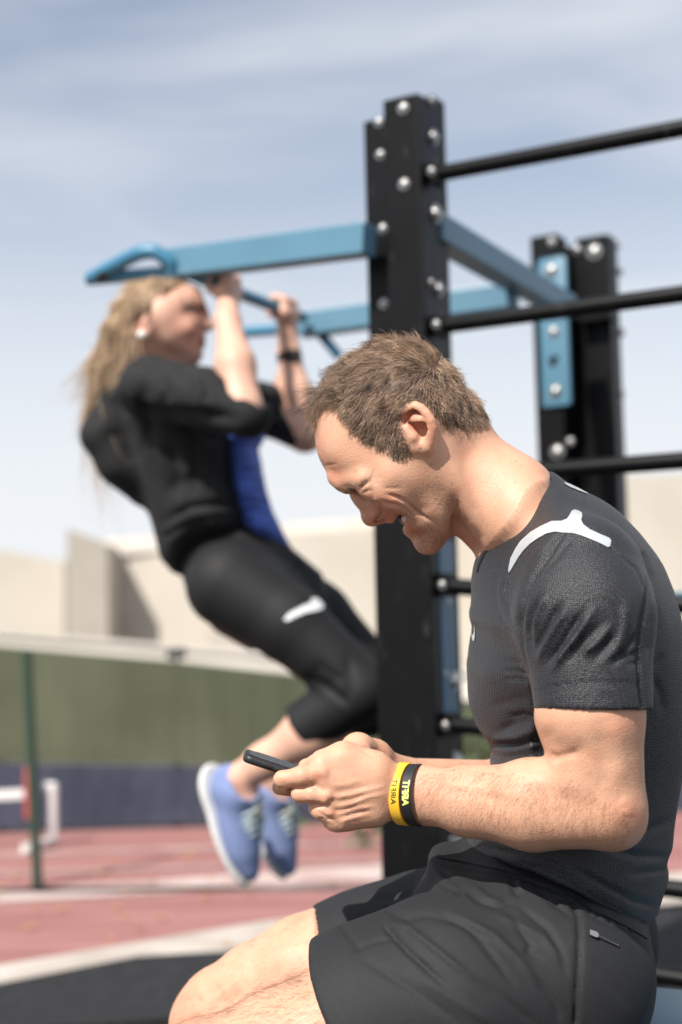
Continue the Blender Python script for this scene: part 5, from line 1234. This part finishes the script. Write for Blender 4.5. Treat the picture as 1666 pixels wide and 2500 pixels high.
# neck and trunk
wo.chain([WC(440, 640), C(415, 900, DW - .03), C(420, 1000, DW + .02)], [.052, .050, .04], .03)
wo.chain([C(450, 1040, DW), C(500, 1200, DW), C(570, 1400, DW)], [.07, .075, .085], .05)
WS, WE, WWr, WHn = C(385, 955, 3.22), C(592, 1000, 3.13), C(556, 782, 3.24), C(541, 712, 3.33)
ES, EE, EWr, EHn = C(500, 960, 3.60), C(745, 1060, 3.62), C(705, 862, 3.66), C(690, 785, 3.685)
wo.chain([C(460, 1010, DW), WS, C(500, 985, 3.17), WE], [.024, .024, .034, .044], .02); wo.chain([WE, C(575, 890, 3.17), WWr], [.044, .043, .028], .02)
wo.chain([C(460, 1000, DW), ES, EE], [.03, .036, .044], .02); wo.chain([EE, C(722, 960, 3.64), EWr], [.044, .041, .028], .02)
def whand(w_, hc_, bdir, out):
    """fist over the bar: back of the hand below, four fingers curled over the top, thumb under"""
    bdir = np.array(bdir, float); bdir /= np.linalg.norm(bdir); out = np.array(out, float); out -= bdir * (out @ bdir); out /= np.linalg.norm(out); up = np.array([0, 1, 0.]); up -= bdir * (up @ bdir); up -= out * (up @ out); up /= np.linalg.norm(up)
    bar = hc_ + up * .012
    wo.add(Cone(w_, hc_ - up * .012 + out * .014, .026, .027), .02)
    wo.add(Cone(hc_ - bdir * .028 + out * .018, hc_ + bdir * .028 + out * .018, .021, .021), .012)
    for k in range(4):
        o = bar + bdir * (-.031 + .0205 * k)
        r = .0095 if k < 3 else .0085
        wo.chain([o + out * .024 - up * .004, o + out * .020 + up * .022, o - out * .006 + up * .030, o - out * .026 + up * .012, o - out * .022 - up * .006], [.0105, .0105, r, r, r * .9], .003)
    o = bar - bdir * .040
    wo.chain([hc_ - up * .01 + out * .01 - bdir * .02, o - up * .018, o - out * .022 - up * .012 + bdir * .012], [.013, .011, .009], .006)
bd = C(740, 775, 3.80) - C(545, 702, 3.36)
whand(WWr, C(545, 712, 3.365), bd, (.5, 0, -1)); whand(EWr, C(688, 768, 3.67), bd, (.5, 0, -1))
# legs
NH, NK, NA_ = C(550, 1420, 3.30), C(882, 1690, 3.20), C(588, 1900, 3.30)
FH, FK, FA = C(590, 1420, 3.50), C(945, 1695, 3.46), C(668, 1900, 3.52)
NH2 = NH + np.array([.02, 0, .03])
for h_, k_, a_ in ((NH2, NK, NA_), (FH, FK, FA)):
    md = C(705, 1524, 3.24) if k_ is NK else C(772, 1512, 3.48)
    wo.chain([h_, md, k_], [.074, .068, .054], .02)
    cf = k_ * .62 + a_ * .38 + np.array([-.012, -.018, 0])
    wo.chain([k_, cf, a_ * .8 + k_ * .2, a_], [.054, .056, .038, .033], .03)
    wo.add(Cone(a_, a_ + np.array([.02, -.07, 0]), .034, .032), .02)
wv_, wq_ = wo.mesh(.005, smooth=1)
# jacket ------------------------------------------------------------------------------
mj = mat('black_sweat_fabric', (.009, .009, .0095), .85, bump=(90, .4, .002)); mrib = mat('black_rib', (.007, .007, .008), .8)
jo = [(330, 862), (360, 850), (420, 866), (462, 890), (520, 935), (566, 985), (586, 1040), (590, 1100), (603, 1180), (618, 1250), (628, 1300), (600, 1306), (530, 1314), (488, 1345), (450, 1412), (420, 1400), (390, 1365), (378, 1310), (362, 1240), (338, 1170), (310, 1080), (270, 960), (290, 900)]
ji = [(400, 930, .15), (480, 1000, .165), (350, 1000, .15), (420, 1100, .165), (540, 1090, .13), (470, 1200, .155), (560, 1220, .11), (430, 1320, .12), (520, 1280, .14), (340, 920, .10), (380, 1230, .10)]
jk = Shape().add(Relief(jo, ji, DW, Rb=.08, h=.005), 0)
jk.add(Cone(C(370, 945, 3.24), C(500, 975, 3.16), .077, .064), .05); jk.add(Cone(C(500, 975, 3.16), C(606, 1012, 3.12), .064, .056), .03)
jk.add(Cone(C(500, 975, 3.60), C(640, 1000, 3.62), .075, .062), .04); jk.add(Cone(C(640, 1000, 3.62), C(735, 1045, 3.62), .062, .056), .03)
jk.chain([C(262, 985, DW - .02), C(250, 1060, DW - .03), C(300, 1130, DW - .02), C(345, 1200, DW)], [.03, .042, .05, .03], .04)
jk_full = Shape(); jk_full.ops = [o for o in jk.ops if o[0] == '+']
elb = ((wv_[:, 2] < 3.28) & (wv_[:, 0] > C(500, 0, 3.13)[0]) & (wv_[:, 1] > C(0, 1010, 3.13)[1])) | ((wv_[:, 2] > 3.5) & (wv_[:, 0] > C(680, 0, 3.6)[0]))
wv_ = tuck(wv_, jk_full, (wv_[:, 1] < C(0, 885, DW)[1]) & (wv_[:, 1] > C(0, 1330, DW)[1]) & ~elb, gap=.012)
print('woman', len(wv_))
woman = skin_obj('person', wv_, wq_, M['skinw']); tag(woman, 'blond woman in a black jacket and leggings hanging from the blue pull-up bar', 'person')
attr(woman.data, 'red', paint(wv_, [(w5((640, 590), (720, 620)), .30, 18), (w5((778, 650), (768, 690)), .9, 6), ([w5((400, 570))[0]], .5, 10), ([w5((820, 585))[0]], .3, 8)]))
wd = paint(wv_, [(w5((665, 476), (700, 468), (768, 476)), 1.7, 6.5), (w5((655, 436), (715, 422), (775, 438)), .8, 3.5), (w5((790, 665), (765, 668)), 1.2, 3.2), ([w5((800, 598))[0]], 1.0, 3), (w5((650, 425), (720, 412), (780, 430)), .5, 4)])
attr(woman.data, 'dark', wd)
# blond hair: cap plus tail
hs_ = Shape(); hs_.add(Relief(w5((345, 335), (400, 312), (520, 300), (650, 308), (738, 345), (690, 370), (620, 410), (560, 470), (500, 520), (455, 560), (420, 590), (405, 660), (370, 720), (325, 690), (318, 600), (308, 500), (322, 400)), w5((450, 420, .083), (560, 350, .070), (390, 500, .080), (372, 620, .060), (640, 340, .045), (350, 420, .058), (480, 480, .082)), DH + .004, Rb=.05, h=.004), 0)
hs_.chain([C(318, 752, DH + .02), C(292, 800, DH + .03), C(262, 870, DW - .01), C(238, 950, DW + .01)], [.034, .030, .024, .014], .02)
hv, hq = hs_.mesh(.006); mh_ = M['blond']
cap = skin_obj('hair', hv, hq, mh_, woman); attr(cap.data, 'rnd', .35 + .3 * np.sin(hv[:, 0] * 260 + hv[:, 1] * 90))
r2 = np.random.default_rng(3)
hn = normals(hv, hq)
def wstr(n, mask, d0, ln, rad, seed, bend=None, lift=.05):
    r = np.random.default_rng(seed); P, vi = scatter(hv, hq, mask, n, r); nr = hn[vi]; d = np.tile(np.array(d0, float), (n, 1)); d -= nr * (d * nr).sum(1)[:, None]; d /= np.linalg.norm(d, axis=1)[:, None] + 1e-6
    return strands('hair_lock', P, d + nr * lift + r.normal(size=(n, 3)) * .05, ln * (.6 + .8 * r.random(n)), rad, mh_, woman, curl=.02, seg=4, seed=seed, bend=bend)
hp2 = proj(hv); hf = hp2[hq].mean(1)
wstr(3500, hf[:, 1] < 860, (-.80, -.55, 0), .034, .0012, 61)
wstr(1300, hf[:, 1] > 790, (-.10, -1, 0), .11, .0011, 62)
wstr(260, hf[:, 1] > 860, (-.12, -1, 0), .12, .0010, 63, lift=.12)
# loose wisps blown down the back
n = 110; t = r2.random(n)
P = np.array([C(228 + 12 * a, 950 + 120 * b, DW + .04 + .05 * c) for a, b, c in r2.normal(size=(n, 3)) * .5])
strands('hair_wisp', P, np.stack([r2.normal(.05, .12, n), -np.ones(n), r2.normal(0, .1, n)], 1), r2.uniform(.08, .30, n), .0010, mh_, woman, curl=.06, seg=6, seed=8, bend=np.stack([r2.uniform(-.05, .10, n), np.zeros(n), np.zeros(n)], 1))
MB().dome(PW(347, 817, DH - .092), -f_ + R_ * -.1, .0115, .011, 16, 6).build('earring', mat('pearl', (.82, .78, .72), .2, coat=.6), woman, True)
jk.sub(Cone(C(592, 995, 3.13), C(622, 920, 3.12), .044, .062), .004)
jk.sub(Poly([(604, 968), (560, 930), (522, 905), (560, 800), (700, 900), (640, 1000)], 3.13, 2.9, 3.24), .006)
jk.sub(Poly([(690, 1000), (735, 1088), (800, 1100), (800, 900), (680, 900)], 3.62, 3.5, 3.8), .006)
jv, jq = jk.mesh(.006)
jv = fold_noise(jv, jq, .006, 17, 5)
jl = [(w5((560, 1300), (600, 1420), (640, 1560)), .010, 9), (w5((700, 1250), (740, 1400), (720, 1560)), .010, 10), (w5((860, 1350), (880, 1480), (860, 1600)), -.008, 9), (w5((300, 820), (420, 800), (520, 860)), .008, 7), (w5((520, 860), (560, 960), (540, 1060)), .008, 7), (w5((760, 880), (800, 960), (790, 1040)), .008, 7), (w5((240, 980), (300, 1100), (340, 1300), (420, 1480)), .012, 8), (w5((150, 1150), (230, 1200), (300, 1330)), -.008, 9), (w5((540, 1840), (700, 1755), (880, 1720), (1060, 1735)), .007, 4, 0), (w5((330, 1080), (500, 1110), (700, 1110), (950, 1130)), .020, 12), (w5((250, 950), (330, 1150), (400, 1400)), .010, 12), (w5((430, 900), (400, 1050), (460, 1200), (380, 1350)), .010, 12), (w5((640, 800), (690, 930), (700, 1080)), .008, 9), (w5((650, 1150), (900, 1280)), .010, 12), (w5((540, 1750), (700, 1660), (860, 1640), (1060, 1660)), .012, 7), (w5((600, 1350), (640, 1500), (560, 1600)), .008, 14), (w5((520, 1200), (560, 1400), (700, 1500)), -.008, 16), (w5((800, 1300), (850, 1450), (900, 1600)), .006, 12), (w5((230, 1200), (340, 1420)), .010, 10)]
jv = sculpt(jv, jq, jl)
jacket = skin_obj('jacket', jv, jq, mj, woman)
# blue top
to2 = [(560, 1010), (590, 1000), (625, 1010), (648, 1040), (645, 1075), (632, 1095), (640, 1140), (652, 1200), (668, 1250), (695, 1305), (716, 1342), (660, 1330), (600, 1310), (560, 1200), (545, 1100)]
bt = Shape().add(Relief(to2, [(600, 1060, .12), (600, 1200, .10), (640, 1290, .09), (620, 1130, .10)], DW - .01, Rb=.07, h=.005), 0)
bv, bq = bt.mesh(.005)
bl = [([(590, 1130 + 24 * k), (625, 1125 + 24 * k), (680, 1140 + 25 * k)], .006, 5) for k in range(8)]
bv = sculpt(bv, bq, bl)
top = skin_obj('blue_top', bv, bq, mat('royal_blue_jersey', (.060, .115, .44), .7, vary=(30, .35)), woman)
# leggings ------------------------------------------------------------------------------
lo_ = [(470, 1290), (540, 1270), (620, 1270), (680, 1310), (722, 1345), (788, 1400), (800, 1500), (700, 1585), (610, 1588), (530, 1543), (478, 1490), (448, 1420), (440, 1350)]
lg = Shape().add(Relief(lo_, [(560, 1380, .16), (640, 1400, .15), (520, 1450, .13), (620, 1500, .14), (680, 1360, .10)], DW - .01, Rb=.09, h=.006), 0)
lg.chain([C(560, 1428, 3.28), C(705, 1522, 3.24), C(882, 1684, 3.20)], [.101, .086, .067], .02)
lg.add(Cone(C(882, 1688, 3.20), C(715, 1795, 3.24), .069, .061), .02)
lg.chain([C(640, 1420, 3.50), C(770, 1510, 3.48), C(945, 1688, 3.46)], [.104, .088, .067], .02)
lg.add(Cone(C(945, 1693, 3.46), C(830, 1790, 3.48), .069, .060), .03)
lg.sub(Poly([(680, 1700), (692, 1721), (708, 1765), (735, 1800), (762, 1822), (800, 1900), (560, 1980), (540, 1700)], 3.22, 3.0, 3.36), .004)
lg.sub(Poly([(820, 1765), (850, 1780), (905, 1795), (905, 1900), (600, 1980), (640, 1740), (770, 1740)], 3.48, 3.37, 3.8), .004)
lv, lq = lg.mesh(.006)
lv = sculpt(lv, lq, [(w6((600, 240), (760, 300), (900, 380)), .006, 6), (w6((700, 200), (820, 300), (880, 350)), .006, 5), (w6((860, 310), (840, 400)), .004, 5), (w6((900, 1000), (960, 1040), (1080, 1120), (1150, 1180)), .010, 6), (w6((930, 960), (1080, 1080)), .006, 5), (w6((960, 930), (1120, 1040)), .005, 6), (w6((1150, 880), (1170, 1040), (1150, 1170)), .004, 8)])
leg = skin_obj('leggings', lv, lq, mat('black_stretch_fabric', (.011, .011, .0115), .68, spec=.35), woman)
decal('thigh_logo', w6((768, 665), (800, 630), (880, 588), (930, 568), (930, 545), (965, 543), (1003, 580), (998, 605), (960, 617), (900, 627), (840, 652), (785, 680)), (lv, lq), mat('silver_print', (.80, .81, .80), .4), leg, lift=.002, step=7)
# shoes
mbs = mat('blue_shoe_knit', (.19, .245, .44), .8, bump=(300, .5, .002)); mlc = mat('mint_lace', (.70, .84, .80), .7)
def ws(ax_, ay, dd, tox, toy_, dt, sz_):
    a = to_world(C(ax_, ay, dd)); t = to_world(C(tox, toy_, dt)); f = Vector(t - a)
    upv_ = Vector(to_world(C(ax_ + 60, ay - 30, dd - .06)) - a)
    return shoe('shoe', a, f, mbs, msole, woman, sz_, laces=mlc, up=upv_)
ws(585, 1930, 3.29, 665, 2185, 3.27, .285); ws(672, 1935, 3.52, 760, 2170, 3.50, .28)
# watch
wa = C(711, 845, 3.66); wu = EWr - EHn; wu = EHn - EE; wu /= np.linalg.norm(wu)
wt = empty('wrist_watch', to_world(wa)); tag(wt, 'black sports watch on the hanging woman\'s far wrist', 'watch')
wc = Vector(to_world(EWr + (EE - EWr) * .06)); wux = wv(wu)
MB().tube([wc - wux * .011, wc + wux * .011], .0325, 24).build('strap', M['trim'], wt, True)
MB().obox(wc - f_ * .030 + R_ * .008, R_ * .017, U_ * .018, f_ * .006, .003).build('case', M['trim'], wt, True)
